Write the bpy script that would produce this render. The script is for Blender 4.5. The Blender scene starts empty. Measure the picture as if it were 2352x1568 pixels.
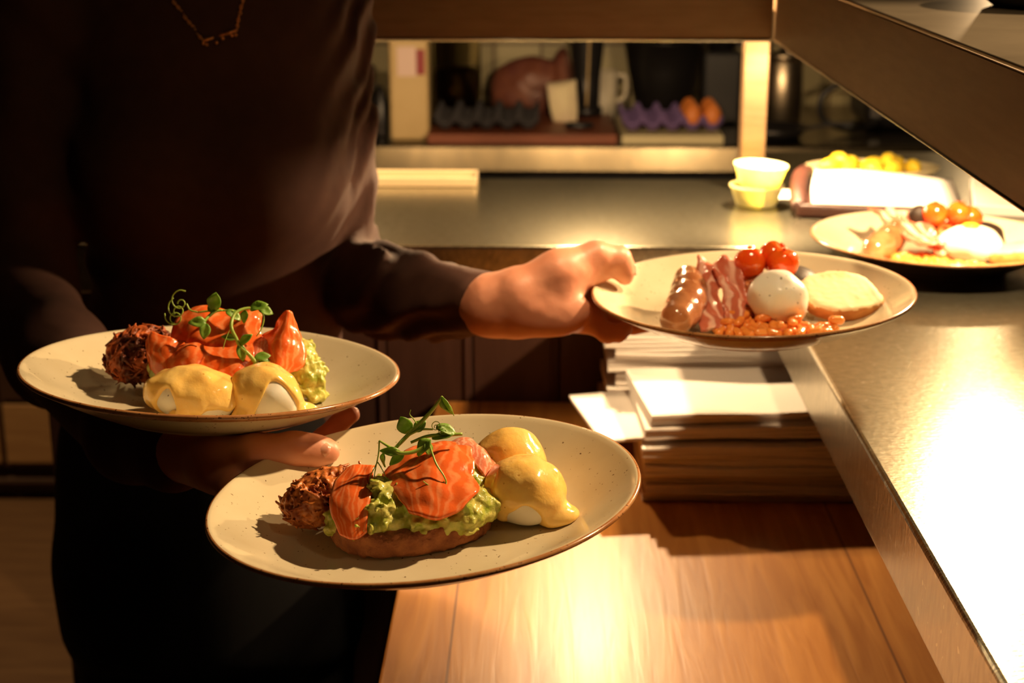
import bpy, bmesh, math, random
import numpy as np
from mathutils import Vector, Matrix
random.seed(4)
SC = bpy.context.scene
COL = SC.collection

# ------------------------------------------------------------------ camera, world, exposure
CAM_Z = 1.4
cd = bpy.data.cameras.new('camera')
cam = bpy.data.objects.new('camera', cd); COL.objects.link(cam)
cd.sensor_width = 36.0; cd.lens = 53.57; cd.clip_start = 0.05
right = Vector((.99982, .01915, 0)); up = Vector((-.00552, .2883, .95752)); back = Vector((.01833, -.95735, .28835))
cam.matrix_world = Matrix(((right.x, up.x, back.x, 0), (right.y, up.y, back.y, 0), (right.z, up.z, back.z, CAM_Z), (0, 0, 0, 1)))
cd.dof.use_dof = True; cd.dof.focus_distance = 0.955; cd.dof.aperture_fstop = 8.5
SC.camera = cam
w = bpy.data.worlds.new('world'); SC.world = w; w.use_nodes = True
w.node_tree.nodes['Background'].inputs[0].default_value = (.9, .5, .25, 1)
w.node_tree.nodes['Background'].inputs[1].default_value = .02
SC.view_settings.view_transform = 'Standard'; SC.view_settings.look = 'None'
SC.view_settings.exposure = 0.0; SC.view_settings.gamma = 1.0; SC.view_settings.use_curve_mapping = False
SC.cycles.use_denoising = True
SC.cycles.max_bounces = 8; SC.cycles.sample_clamp_indirect = 4.0
SC.cycles.caustics_reflective = False; SC.cycles.caustics_refractive = False
WARM = (1.0, .68, .36)
LAMP_W = 14.0          # watts of one heat lamp under the gantry

# ------------------------------------------------------------------ helpers
def link(o, parent=None):
    COL.objects.link(o)
    if parent is not None: o.parent = parent
    return o
def tag(o, label=None, cat=None, group=None, kind=None):
    if label: o['label'] = label
    if cat: o['category'] = cat
    if group: o['group'] = group
    if kind: o['kind'] = kind
    return o
def empty(name, loc=(0, 0, 0), rz=0):
    o = bpy.data.objects.new(name, None); o.empty_display_size = .02
    o.location = loc; o.rotation_euler = (0, 0, rz)
    return link(o)
def mk(name, V, Fc, mat, parent=None, smooth=True, mats=None, mi=None):
    me = bpy.data.meshes.new(name)
    V = np.asarray(V, float); Fl = [list(map(int, f)) for f in Fc] if not isinstance(Fc, np.ndarray) else Fc.tolist()
    me.from_pydata(V.tolist(), [], Fl)
    for m in (mats or [mat]): me.materials.append(m)
    if mi is not None: me.polygons.foreach_set('material_index', np.asarray(mi, np.int32))
    me.polygons.foreach_set('use_smooth', np.full(len(me.polygons), smooth))
    me.update()
    return link(bpy.data.objects.new(name, me), parent)
def from_bm(name, bm, mat, parent=None, smooth=False, mats=None):
    me = bpy.data.meshes.new(name); bmesh.ops.recalc_face_normals(bm, faces=bm.faces); bm.to_mesh(me); bm.free()
    for m in (mats or [mat]): me.materials.append(m)
    me.polygons.foreach_set('use_smooth', np.full(len(me.polygons), smooth))
    return link(bpy.data.objects.new(name, me), parent)
def cat_mesh(parts):
    V, Fc, n = [], [], 0
    for v, f in parts:
        V.extend(np.asarray(v).tolist()); Fc.extend([[i + n for i in q] for q in f]); n += len(v)
    return V, Fc
def add_box(bm, lo, hi, bev=.002, seg=2):
    r = bmesh.ops.create_cube(bm, size=1.0)
    c = [(a + b) / 2 for a, b in zip(lo, hi)]; s = [b - a for a, b in zip(lo, hi)]
    for v in r['verts']: v.co = Vector((v.co.x * s[0] + c[0], v.co.y * s[1] + c[1], v.co.z * s[2] + c[2]))
    if bev > 0:
        ed = {e for v in r['verts'] for e in v.link_edges}
        bmesh.ops.bevel(bm, geom=list(ed), offset=bev, segments=seg, affect='EDGES', profile=.5)
def box(name, lo, hi, mat, parent=None, bev=.002):
    bm = bmesh.new(); add_box(bm, lo, hi, bev); return from_bm(name, bm, mat, parent)
def prism(name, pts, z0, z1, mat, parent=None, bev=.002, seg=3):
    bm = bmesh.new()
    f = bm.faces.new([bm.verts.new((x, y, z0)) for x, y in pts])
    r = bmesh.ops.extrude_face_region(bm, geom=[f])
    for v in r['geom']:
        if isinstance(v, bmesh.types.BMVert): v.co.z = z1
    if bev: bmesh.ops.bevel(bm, geom=list(bm.edges), offset=bev, segments=seg, affect='EDGES', profile=.5)
    return from_bm(name, bm, mat, parent)
def lathe(prof, seg=48, sx=1, sy=1):
    V, Fc = [], []
    for r, z in prof:
        for k in range(seg):
            a = 2 * math.pi * k / seg; V.append((r * math.cos(a) * sx, r * math.sin(a) * sy, z))
    for i in range(len(prof) - 1):
        for k in range(seg):
            a, b = i * seg + k, i * seg + (k + 1) % seg
            Fc.append((a, b, b + seg, a + seg))
    if prof[0][0] > 1e-5: pass
    return V, Fc
def crom(P, n):
    P = [np.asarray(p, float) for p in P]; P = [2 * P[0] - P[1]] + P + [2 * P[-1] - P[-2]]
    out = []
    for i in range(1, len(P) - 2):
        for k in range(n):
            t = k / n; a, b, c, d = P[i - 1], P[i], P[i + 1], P[i + 2]
            out.append(.5 * (2 * b + (c - a) * t + (2 * a - 5 * b + 4 * c - d) * t * t + (3 * b - a - 3 * c + d) * t ** 3))
    out.append(P[-2]); return np.array(out)
def tube(P, r, seg=8, n=6, flat=1.0):
    """swept tube through P; r one radius or one per control point"""
    P = [tuple(p) for p in P]
    rr = [r] * len(P) if np.isscalar(r) else list(r)
    Q = crom([tuple(p) + (q,) for p, q in zip(P, rr)], n)
    C, R = Q[:, :3], np.maximum(Q[:, 3], 1e-5)
    V, Fc = [], []
    T = np.gradient(C, axis=0); T /= np.linalg.norm(T, axis=1)[:, None] + 1e-12
    u = np.cross(T[0], (0, 0, 1.0))
    if np.linalg.norm(u) < .1: u = np.cross(T[0], (1.0, 0, 0))
    u /= np.linalg.norm(u)
    for i in range(len(C)):
        u = u - T[i] * u.dot(T[i]); u /= np.linalg.norm(u) + 1e-12; v = np.cross(T[i], u)
        for k in range(seg):
            a = 2 * math.pi * k / seg
            V.append(C[i] + R[i] * (math.cos(a) * u + flat * math.sin(a) * v))
    for i in range(len(C) - 1):
        for k in range(seg):
            a, b = i * seg + k, i * seg + (k + 1) % seg
            Fc.append((a, b, b + seg, a + seg))
    Fc.append(tuple(range(seg - 1, -1, -1))); m = (len(C) - 1) * seg; Fc.append(tuple(range(m, m + seg)))
    return V, Fc
def sheet(ctrl, nu=8, nv=8):
    """ctrl: rows of control points -> smooth grid, with (u,v)"""
    rows = [crom(r, nu) for r in ctrl]
    cols = [crom([rw[k] for rw in rows], nv) for k in range(len(rows[0]))]
    G = np.array(cols); nU, nV = G.shape[:2]
    V = G.reshape(-1, 3); Fc = []
    for i in range(nU - 1):
        for j in range(nV - 1):
            a = i * nV + j; Fc.append((a, a + nV, a + nV + 1, a + 1))
    UV = np.array([(i / (nU - 1), j / (nV - 1)) for i in range(nU) for j in range(nV)])
    return V, Fc, UV
def set_uv(o, UV):
    me = o.data; l = me.uv_layers.new(name='UVMap'); idx = np.empty(len(me.loops), np.int32)
    me.loops.foreach_get('vertex_index', idx); l.data.foreach_set('uv', UV[idx].astype(np.float32).ravel())
def solid(o, t, off=0):
    m = o.modifiers.new('thickness', 'SOLIDIFY'); m.thickness = t; m.offset = off; return o

# ---- noise and implicit surfaces
def vn(X, Y, Z, s, seed=0):
    X, Y, Z = np.broadcast_arrays(X * s, Y * s, Z * s)
    ix, iy, iz = (np.floor(a).astype(np.int64) for a in (X, Y, Z))
    fx, fy, fz = X - ix, Y - iy, Z - iz
    fx, fy, fz = (f * f * (3 - 2 * f) for f in (fx, fy, fz))
    def h(a, b, c):
        n = (a * 374761393 + b * 668265263 + c * 1440670441 + seed * 974634777) & 0xffffffff
        n = ((n ^ (n >> 13)) * 1274126177) & 0xffffffff
        return ((n ^ (n >> 16)) & 0xffff) / 32767.5 - 1
    def l(a, b, t): return a + (b - a) * t
    return l(l(l(h(ix, iy, iz), h(ix + 1, iy, iz), fx), l(h(ix, iy + 1, iz), h(ix + 1, iy + 1, iz), fx), fy),
             l(l(h(ix, iy, iz + 1), h(ix + 1, iy, iz + 1), fx), l(h(ix, iy + 1, iz + 1), h(ix + 1, iy + 1, iz + 1), fx), fy), fz)
def smin(a, b, k):
    if k <= 0: return np.minimum(a, b)
    h = np.maximum(k - np.abs(a - b), 0) / k
    return np.minimum(a, b) - h * h * k * .25
def smax(a, b, k): return -smin(-a, -b, k)
class Field:
    def __init__(s, xs, ys, zs):
        s.x, s.y, s.z = (np.asarray(a, np.float32) for a in (xs, ys, zs))
        s.D = np.full((len(xs), len(ys), len(zs)), .5, np.float32)
    @classmethod
    def cube(cls, lo, hi, h):
        return cls(*[np.arange(a, b + h, h) for a, b in zip(lo, hi)])
    def grids(s): return s.x[:, None, None], s.y[None, :, None], s.z[None, None, :]
    def put(s, fn, lo, hi, k, op=smin):
        sl = []
        for a, l, h in zip((s.x, s.y, s.z), lo, hi):
            i, j = np.searchsorted(a, l), np.searchsorted(a, h)
            sl.append(slice(max(i - 2, 0), min(j + 2, len(a))))
        X, Y, Z = s.x[sl[0]][:, None, None], s.y[sl[1]][None, :, None], s.z[sl[2]][None, None, :]
        if 0 in (X.size, Y.size, Z.size): return
        s.D[tuple(sl)] = op(s.D[tuple(sl)], fn(X, Y, Z).astype(np.float32), k)
    def cap(s, a, b, ra, rb=None, k=.006, flat=None):
        rb = ra if rb is None else rb; a, b = np.array(a, float), np.array(b, float); d = b - a; L = d.dot(d) + 1e-12
        m = max(ra, rb) + k + .004
        def fn(X, Y, Z):
            t = np.clip(((X - a[0]) * d[0] + (Y - a[1]) * d[1] + (Z - a[2]) * d[2]) / L, 0, 1)
            return np.sqrt((X - a[0] - t * d[0]) ** 2 + (Y - a[1] - t * d[1]) ** 2 + (Z - a[2] - t * d[2]) ** 2) - (ra + (rb - ra) * t)
        s.put(fn, np.minimum(a, b) - m, np.maximum(a, b) + m, k); return s
    def chain(s, P, R, k=.004):
        for i in range(len(P) - 1): s.cap(P[i], P[i + 1], R[i], R[i + 1], k)
        return s
    def ell(s, c, r, k=.006, R=None, op=smin):
        c = np.array(c, float); r = np.array(r, float); m = r.max() + k + .004
        def fn(X, Y, Z):
            x, y, z = X - c[0], Y - c[1], Z - c[2]
            if R is not None: x, y, z = (R[i][0] * x + R[i][1] * y + R[i][2] * z for i in range(3))
            q = np.sqrt((x / r[0]) ** 2 + (y / r[1]) ** 2 + (z / r[2]) ** 2)
            g = np.sqrt((x / r[0] ** 2) ** 2 + (y / r[1] ** 2) ** 2 + (z / r[2] ** 2) ** 2) + 1e-9
            return q * (q - 1) / g
        s.put(fn, c - m, c + m, k, op); return s
    def mesh(s):
        D = s.D; S = D < 0; nx, ny, nz = D.shape
        def cn(a, i, j, k): return a[i:nx - 1 + i, j:ny - 1 + j, k:nz - 1 + k]
        cnt = np.zeros((nx - 1, ny - 1, nz - 1), np.int8)
        cs = [(i, j, k) for i in (0, 1) for j in (0, 1) for k in (0, 1)]
        for c in cs: cnt += cn(S, *c)
        I, J, K = np.nonzero((cnt > 0) & (cnt < 8)); n = len(I)
        cv = {c: D[I + c[0], J + c[1], K + c[2]].astype(np.float64) for c in cs}
        P = np.zeros((n, 3)); N = np.zeros(n)
        for a in cs:
            for ax in range(3):
                if a[ax]: continue
                b = list(a); b[ax] = 1; b = tuple(b); da, db = cv[a], cv[b]
                m = (da < 0) != (db < 0); t = np.where(m, da / np.where(m, da - db, 1), 0)
                for q in range(3): P[:, q] += np.where(m, a[q] + (t if q == ax else 0), 0)
                N += m
        P /= N[:, None]
        V = np.stack([s.x[I] + P[:, 0] * (s.x[I + 1] - s.x[I]), s.y[J] + P[:, 1] * (s.y[J + 1] - s.y[J]), s.z[K] + P[:, 2] * (s.z[K + 1] - s.z[K])], 1)
        ids = np.full((nx - 1, ny - 1, nz - 1), -1, np.int32); ids[I, J, K] = np.arange(n)
        out = []
        for ax in range(3):
            o1, o2 = (ax + 1) % 3, (ax + 2) % 3
            sa = [slice(None)] * 3; sb = [slice(None)] * 3; sa[ax] = slice(0, -1); sb[ax] = slice(1, None)
            A = S[tuple(sa)]; X = A != S[tuple(sb)]
            for o in (o1, o2):
                e = [slice(None)] * 3; e[o] = slice(0, 1); X[tuple(e)] = False; e[o] = slice(-1, None); X[tuple(e)] = False
            idx = np.stack(np.nonzero(X), 1); pos = A[tuple(idx.T)]
            def cell(d1, d2):
                q = idx.copy(); q[:, o1] -= d1; q[:, o2] -= d2; return ids[tuple(q.T)]
            q = np.stack([cell(1, 1), cell(0, 1), cell(0, 0), cell(1, 0)], 1)
            q[~pos] = q[~pos][:, ::-1]; out.append(q)
        return V, np.concatenate(out)
def rot(ax, deg):
    return np.array(Matrix.Rotation(math.radians(deg), 3, ax))

# ---- materials
def pm(name, c, rough=.5, metal=0, c2=None, scale=30, detail=4, lo=.35, hi=.65, bump=0, bscale=120, bdist=.002, sss=0, srad=(.01, .004, .002), coat=0, spec=.5,
       stretch=None, trans=0, ior=1.45, emit=None, es=0, specks=None, aniso=0):
    m = bpy.data.materials.new(name); m.use_nodes = True; nt = m.node_tree; N, Lk = nt.nodes, nt.links
    p = N['Principled BSDF']; I = p.inputs
    I['Base Color'].default_value = (*c, 1); I['Roughness'].default_value = rough; I['Metallic'].default_value = metal
    I['IOR'].default_value = ior; I['Specular IOR Level'].default_value = spec
    if sss: I['Subsurface Weight'].default_value = sss; I['Subsurface Radius'].default_value = srad; I['Subsurface Scale'].default_value = 1.0
    if coat: I['Coat Weight'].default_value = coat; I['Coat Roughness'].default_value = .08
    if trans: I['Transmission Weight'].default_value = trans
    if aniso: I['Anisotropic'].default_value = aniso
    if emit: I['Emission Color'].default_value = (*emit, 1); I['Emission Strength'].default_value = es
    tc = N.new('ShaderNodeTexCoord'); vec = tc.outputs['Object']
    if stretch:
        mp = N.new('ShaderNodeMapping'); mp.inputs['Scale'].default_value = stretch; Lk.new(vec, mp.inputs[0]); vec = mp.outputs[0]
    col = None
    if c2 is not None:
        nz = N.new('ShaderNodeTexNoise'); nz.inputs['Scale'].default_value = scale; nz.inputs['Detail'].default_value = detail; Lk.new(vec, nz.inputs['Vector'])
        rp = N.new('ShaderNodeValToRGB'); rp.color_ramp.elements[0].position = lo; rp.color_ramp.elements[1].position = hi
        rp.color_ramp.elements[0].color = (*c, 1); rp.color_ramp.elements[1].color = (*c2, 1)
        Lk.new(nz.outputs['Fac'], rp.inputs[0]); col = rp.outputs[0]
    if specks:
        sc_, thr, scol = specks
        n2 = N.new('ShaderNodeTexNoise'); n2.inputs['Scale'].default_value = sc_; n2.inputs['Detail'].default_value = 1; Lk.new(tc.outputs['Object'], n2.inputs['Vector'])
        r2 = N.new('ShaderNodeValToRGB'); r2.color_ramp.elements[0].position = thr; r2.color_ramp.elements[1].position = thr + .03
        r2.color_ramp.elements[0].color = (0, 0, 0, 1); r2.color_ramp.elements[1].color = (1, 1, 1, 1); Lk.new(n2.outputs['Fac'], r2.inputs[0])
        mx = N.new('ShaderNodeMixRGB'); Lk.new(r2.outputs[0], mx.inputs[0]); mx.inputs[2].default_value = (*scol, 1)
        if col is None: mx.inputs[1].default_value = (*c, 1)
        else: Lk.new(col, mx.inputs[1])
        col = mx.outputs[0]
    if col is not None: Lk.new(col, I['Base Color'])
    if bump:
        nb = N.new('ShaderNodeTexNoise'); nb.inputs['Scale'].default_value = bscale; nb.inputs['Detail'].default_value = 3; Lk.new(vec, nb.inputs['Vector'])
        bp = N.new('ShaderNodeBump'); bp.inputs['Strength'].default_value = bump; bp.inputs['Distance'].default_value = bdist
        Lk.new(nb.outputs['Fac'], bp.inputs['Height']); Lk.new(bp.outputs[0], I['Normal'])
    return m
M = {}
M['glaze'] = pm('cream_speckled_glaze', (.63, .55, .38), .16, c2=(.56, .475, .31), scale=18, bump=.02, bscale=40, specks=(420, .73, (.16, .10, .05)))
M['rim'] = pm('brown_glaze_rim', (.30, .115, .035), .18, c2=(.44, .21, .08), scale=60, specks=(500, .66, (.10, .04, .015)))
M['steel'] = pm('brushed_steel', (.62, .585, .47), .27, 1, c2=(.52, .48, .37), scale=9, stretch=(3, 40, 3), bump=.22, bscale=8, bdist=.0006)
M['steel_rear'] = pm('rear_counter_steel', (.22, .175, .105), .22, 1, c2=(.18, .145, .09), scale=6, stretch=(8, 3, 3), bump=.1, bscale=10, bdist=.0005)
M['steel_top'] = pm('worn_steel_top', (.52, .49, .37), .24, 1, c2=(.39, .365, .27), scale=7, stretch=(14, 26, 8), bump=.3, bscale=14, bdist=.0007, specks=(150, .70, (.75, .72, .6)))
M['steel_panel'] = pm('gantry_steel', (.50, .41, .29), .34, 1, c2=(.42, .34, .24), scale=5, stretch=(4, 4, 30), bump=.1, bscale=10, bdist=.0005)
M['gantry_shaded'] = pm('shaded_gantry_steel', (.30, .20, .115), .42, 1, c2=(.26, .17, .095), scale=5, stretch=(4, 4, 30), bump=.1, bscale=10, bdist=.0005)  # gantry steel with the shade of its panels and posts mixed into the colour
M['black_plastic'] = pm('black_plastic', (.012, .011, .012), .35)
M['black_metal'] = pm('black_metal', (.015, .013, .013), .4, .3)
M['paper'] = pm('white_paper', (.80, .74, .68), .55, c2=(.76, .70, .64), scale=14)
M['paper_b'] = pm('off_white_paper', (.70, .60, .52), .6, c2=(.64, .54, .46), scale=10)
M['egg'] = pm('poached_egg_white', (.84, .79, .68), .32, sss=.25, srad=(.008, .006, .004), bump=.1, bscale=120, bdist=.0008)
M['egg_pep'] = pm('peppered_egg_white', (.84, .79, .68), .32, sss=.25, srad=(.008, .006, .004), bump=.12, bscale=120, bdist=.0008, specks=(330, .715, (.12, .09, .05)))
M['holl'] = pm('hollandaise', (.93, .56, .13), .17, c2=(.95, .64, .20), scale=60, sss=.25, srad=(.006, .004, .001), bump=.3, bscale=190, bdist=.0016, coat=.4, specks=(230, .75, (.60, .30, .06)))
M['avo'] = pm('smashed_avocado', (.30, .37, .030), .32, c2=(.66, .60, .16), scale=130, detail=5, bump=.5, bscale=220, bdist=.0025, sss=.12, srad=(.004, .005, .001), coat=.25)
M['toast'] = pm('toasted_rye', (.21, .060, .020), .75, c2=(.36, .125, .042), scale=100, detail=7, bump=.9, bscale=300, bdist=.0022)
M['crumb'] = pm('toasted_white_crumb', (.86, .66, .36), .7, c2=(.72, .40, .13), scale=38, detail=5, lo=.5, hi=.78, bump=.06, bscale=260, bdist=.0008)
M['crust'] = pm('bread_crust', (.42, .15, .035), .6, c2=(.58, .25, .07), scale=60, bump=.4, bscale=150, bdist=.001)
M['hash'] = pm('fried_shredded_potato', (.24, .045, .010), .42, c2=(.68, .22, .045), scale=110, detail=5, lo=.38, hi=.66, bump=.6, bscale=300, bdist=.0012, coat=.1)
M['hash_dark'] = pm('dark_fried_potato', (.10, .020, .007), .5, c2=(.60, .13, .025), scale=80, detail=5, lo=.42, hi=.70, bump=.5, bscale=240, bdist=.0012)
M['sausage'] = pm('glossy_sausage', (.27, .085, .028), .18, c2=(.42, .17, .07), scale=55, detail=4, bump=.3, bscale=110, bdist=.0015, coat=.5)
M['tomato'] = pm('roasted_tomato', (.86, .075, .008), .16, c2=(.92, .17, .014), scale=45, sss=.3, srad=(.006, .001, .0005), coat=.6, bump=.1, bscale=60, bdist=.001)
M['bean'] = pm('baked_bean', (.80, .24, .04), .2, c2=(.86, .33, .075), scale=50, sss=.1, srad=(.004, .001, .0005), coat=.5)
M['sauce'] = pm('tomato_bean_sauce', (.70, .11, .014), .2, c2=(.78, .16, .025), scale=60, coat=.5, bump=.2, bscale=120, bdist=.001)
M['mush'] = pm('dark_roasted_mushroom', (.018, .011, .008), .5, c2=(.04, .024, .015), scale=80, spec=.25, bump=.4, bscale=120, bdist=.001)
M['leaf'] = pm('pea_leaf', (.13, .26, .028), .38, c2=(.22, .37, .055), scale=130, sss=.1, srad=(.002, .003, .0005), bump=.3, bscale=260, bdist=.0006)
M['stem'] = pm('pea_stem', (.32, .44, .07), .35, sss=.1, srad=(.002, .003, .0005))
M['skin'] = pm('skin', (.60, .245, .145), .42, c2=(.66, .29, .18), scale=45, sss=.14, srad=(.010, .0035, .0015), bump=.18, bscale=330, bdist=.0006)
M['nail'] = pm('nail', (.68, .33, .23), .22, sss=.1, srad=(.006, .002, .001), coat=.3)
M['sweater'] = pm('fine_brown_jersey', (.070, .026, .0155), .85, c2=(.060, .021, .0125), scale=60, bump=.25, bscale=900, bdist=.0006)
M['trousers'] = pm('black_cloth', (.004, .0035, .0045), .95, bump=.2, bscale=500, bdist=.0006)
M['hair'] = pm('brown_hair', (.05, .022, .010), .45, bump=.5, bscale=200, stretch=(6, 6, 1))
M['gold'] = pm('rose_gold', (.95, .45, .18), .42, 1)
M['dark_panel'] = pm('dark_brown_panelling', (.075, .032, .022), .5, c2=(.060, .025, .017), scale=12, stretch=(6, 6, 1), bump=.1, bscale=30)
M['floor'] = pm('dark_wood_floor', (.16, .085, .035), .45, c2=(.12, .06, .025), scale=6, stretch=(1, 8, 1))
M['plaster'] = pm('brown_plaster', (.10, .055, .03), .8, c2=(.085, .045, .025), scale=4)
M['ceil'] = pm('dark_ceiling', (.12, .08, .05), .9)
M['drawer'] = pm('pale_pine', (.46, .26, .10), .5, c2=(.38, .20, .075), scale=9, stretch=(1, 1, 8))
M['dark_wood'] = pm('dark_stained_wood', (.07, .032, .016), .5, c2=(.05, .022, .012), scale=10, stretch=(1, 8, 1))
M['board_brown'] = pm('brown_board', (.24, .065, .025), .5, c2=(.19, .05, .02), scale=12, stretch=(1, 8, 8))
M['board_cream'] = pm('cream_board', (.62, .52, .30), .5)
M['tub'] = pm('pale_yellow_tub', (.90, .80, .34), .35, sss=.6, srad=(.03, .025, .008))
M['purple'] = pm('purple_pulp', (.19, .12, .30), .8, c2=(.15, .09, .24), scale=80, bump=.3, bscale=200)
M['grey_pulp'] = pm('charcoal_pulp', (.055, .05, .055), .8, c2=(.04, .036, .04), scale=80, bump=.3, bscale=200)
M['shell'] = pm('orange_brown_eggshell', (.66, .20, .04), .5)
M['carton'] = pm('cream_plastic', (.66, .47, .22), .45, c2=(.60, .42, .19), scale=12)
M['label_pink'] = pm('pale_pink_label', (.80, .58, .50), .5)
M['label_red'] = pm('dark_red_label', (.30, .03, .035), .5)
M['glass'] = pm('jar_glass', (.85, .8, .65), .04, trans=1, ior=1.08)
M['oil'] = pm('yellow_contents', (.66, .40, .08), .4, c2=(.55, .32, .06), scale=50)
M['loaf'] = pm('wrapped_brown_loaf', (.22, .075, .04), .5, c2=(.14, .04, .03), scale=16, coat=.05, bump=.3, bscale=40)
M['cream_bag'] = pm('cream_paper_bag', (.80, .68, .42), .6, c2=(.72, .58, .40), scale=14)
M['lemon'] = pm('lemon_skin', (.80, .58, .04), .35, c2=(.74, .50, .03), scale=50, bump=.3, bscale=260, bdist=.001)
M['red_card'] = pm('red_card', (.42, .06, .05), .5)
M['leather'] = pm('red_brown_leather', (.055, .016, .010), .45, c2=(.04, .012, .008), scale=40, bump=.3, bscale=200)
M['bulb'] = pm('lamp_bulb_glow', (1, .9, .7), .3, emit=WARM, es=6)
M['brass'] = pm('lamp_shade_metal', (.5, .42, .3), .35, 1)
M['white_plastic'] = pm('white_plastic', (.7, .62, .48), .4)
M['dull_tin'] = pm('dull_tin', (.42, .33, .20), .45, .6)

def wave_sheet(name, c, pale, rough, scale, dist, coat=.35, sss=.2, axis='X', lo=.5, hi=.9):
    """translucent sliced fish or bacon: pale fat lines run across the slice (UV space)"""
    m = pm(name, c, rough, sss=sss, srad=(.006, .002, .001), coat=coat, bump=.35, bscale=170, bdist=.0012)
    nt = m.node_tree; N, Lk = nt.nodes, nt.links
    uv = N.new('ShaderNodeUVMap'); wv = N.new('ShaderNodeTexWave'); wv.bands_direction = axis
    wv.inputs['Scale'].default_value = scale; wv.inputs['Distortion'].default_value = dist; wv.inputs['Detail'].default_value = 3; wv.inputs['Detail Scale'].default_value = 2
    rp = N.new('ShaderNodeValToRGB'); rp.color_ramp.elements[0].position = lo; rp.color_ramp.elements[1].position = hi
    rp.color_ramp.elements[0].color = (*c, 1); rp.color_ramp.elements[1].color = (*pale, 1)
    Lk.new(uv.outputs[0], wv.inputs['Vector']); Lk.new(wv.outputs['Fac'], rp.inputs[0]); Lk.new(rp.outputs[0], N['Principled BSDF'].inputs['Base Color'])
    return m
M['salmon'] = wave_sheet('smoked_salmon', (.80, .140, .026), (.86, .25, .085), .2, 2.2, 7, lo=.45, hi=1.0)
M['salmon_pale'] = wave_sheet('pale_smoked_salmon', (.78, .24, .13), (.86, .42, .29), .25, 2.6, 8)
M['bacon'] = wave_sheet('fried_bacon', (.56, .15, .085), (.84, .50, .38), .26, .65, 9, lo=.40, hi=.9)

def wood_mat():
    m = pm('oak_counter', (.56, .24, .055), .40, coat=.04, spec=.35)
    nt = m.node_tree; N, Lk = nt.nodes, nt.links; p = N['Principled BSDF']; p.inputs['Coat Roughness'].default_value = .22
    tc = N.new('ShaderNodeTexCoord'); mp = N.new('ShaderNodeMapping'); mp.inputs['Scale'].default_value = (26, 2.2, 10); Lk.new(tc.outputs['Object'], mp.inputs[0])
    nz = N.new('ShaderNodeTexNoise'); nz.inputs['Scale'].default_value = 3.0; nz.inputs['Detail'].default_value = 6; nz.inputs['Distortion'].default_value = .8; Lk.new(mp.outputs[0], nz.inputs['Vector'])
    rp = N.new('ShaderNodeValToRGB'); e = rp.color_ramp.elements; e[0].position = .3; e[1].position = .72
    e[0].color = (.40, .145, .026, 1); e[1].color = (.60, .265, .062, 1); Lk.new(nz.outputs['Fac'], rp.inputs[0])
    # plank joints: narrow dark line every 0.26 m across x
    sx = N.new('ShaderNodeSeparateXYZ'); Lk.new(tc.outputs['Object'], sx.inputs[0])
    a = N.new('ShaderNodeMath'); a.operation = 'ADD'; a.inputs[1].default_value = .072; Lk.new(sx.outputs[0], a.inputs[0])
    mo = N.new('ShaderNodeMath'); mo.operation = 'PINGPONG'; mo.inputs[1].default_value = .18; Lk.new(a.outputs[0], mo.inputs[0])
    lt = N.new('ShaderNodeMath'); lt.operation = 'LESS_THAN'; lt.inputs[1].default_value = .0011; Lk.new(mo.outputs[0], lt.inputs[0])
    mx = N.new('ShaderNodeMixRGB'); Lk.new(lt.outputs[0], mx.inputs[0]); Lk.new(rp.outputs[0], mx.inputs[1]); mx.inputs[2].default_value = (.22, .08, .02, 1)
    Lk.new(mx.outputs[0], p.inputs['Base Color'])
    bp = N.new('ShaderNodeBump'); bp.inputs['Strength'].default_value = .35; bp.inputs['Distance'].default_value = .0008
    Lk.new(nz.outputs['Fac'], bp.inputs['Height']); Lk.new(bp.outputs[0], p.inputs['Normal']); Lk.new(bp.outputs[0], p.inputs['Coat Normal'])
    return m
M['oak'] = wood_mat()
def tile_mat():
    m = pm('cream_wall_tiles', (.52, .44, .24), .3)
    nt = m.node_tree; N, Lk = nt.nodes, nt.links
    tc = N.new('ShaderNodeTexCoord'); mp = N.new('ShaderNodeMapping'); mp.inputs['Rotation'].default_value = (math.pi / 2, 0, 0); Lk.new(tc.outputs['Object'], mp.inputs[0])
    b = N.new('ShaderNodeTexBrick'); b.offset = 0; b.inputs['Scale'].default_value = 1; b.inputs['Brick Width'].default_value = .125; b.inputs['Row Height'].default_value = .125
    b.inputs['Mortar Size'].default_value = .004; b.inputs['Color1'].default_value = (.52, .44, .24, 1); b.inputs['Color2'].default_value = (.49, .41, .22, 1); b.inputs['Mortar'].default_value = (.20, .14, .07, 1)
    Lk.new(mp.outputs[0], b.inputs['Vector']); Lk.new(b.outputs['Color'], N['Principled BSDF'].inputs['Base Color'])
    return m
M['tile'] = tile_mat()

# ------------------------------------------------------------------ room shell
XL, XR, YF, YB, ZC = -2.4, 2.6, -1.8, 4.0, 2.6
def struct(name, lo, hi, mat, bev=0): return tag(box(name, lo, hi, mat, bev=bev), kind='structure')
struct('floor', (XL, YF, -.05), (XR, YB, 0), M['floor'])
struct('ceiling', (XL, YF, ZC), (XR, YB, ZC + .05), M['ceil'])
struct('wall_left', (XL - .08, YF, 0), (XL, YB, ZC), M['plaster'])
struct('wall_right', (XR, YF, 0), (XR + .08, YB, ZC), M['plaster'])
struct('wall_front', (XL, YF - .08, 0), (XR, YF, ZC), M['plaster'])
struct('wall_back', (-.62, YB, 0), (XR, YB + .08, ZC), M['tile'])
struct('wall_back_left', (XL, YB - .25, 0), (-.70, YB + .08, ZC), M['plaster'])
struct('wall_partition', (-.70, 2.40, 0), (-.62, YB, ZC), M['plaster'])
struct('baseboard_back_left', (XL, YB - .268, 0), (-.70, YB - .25, .10), M['dark_wood'])

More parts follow.
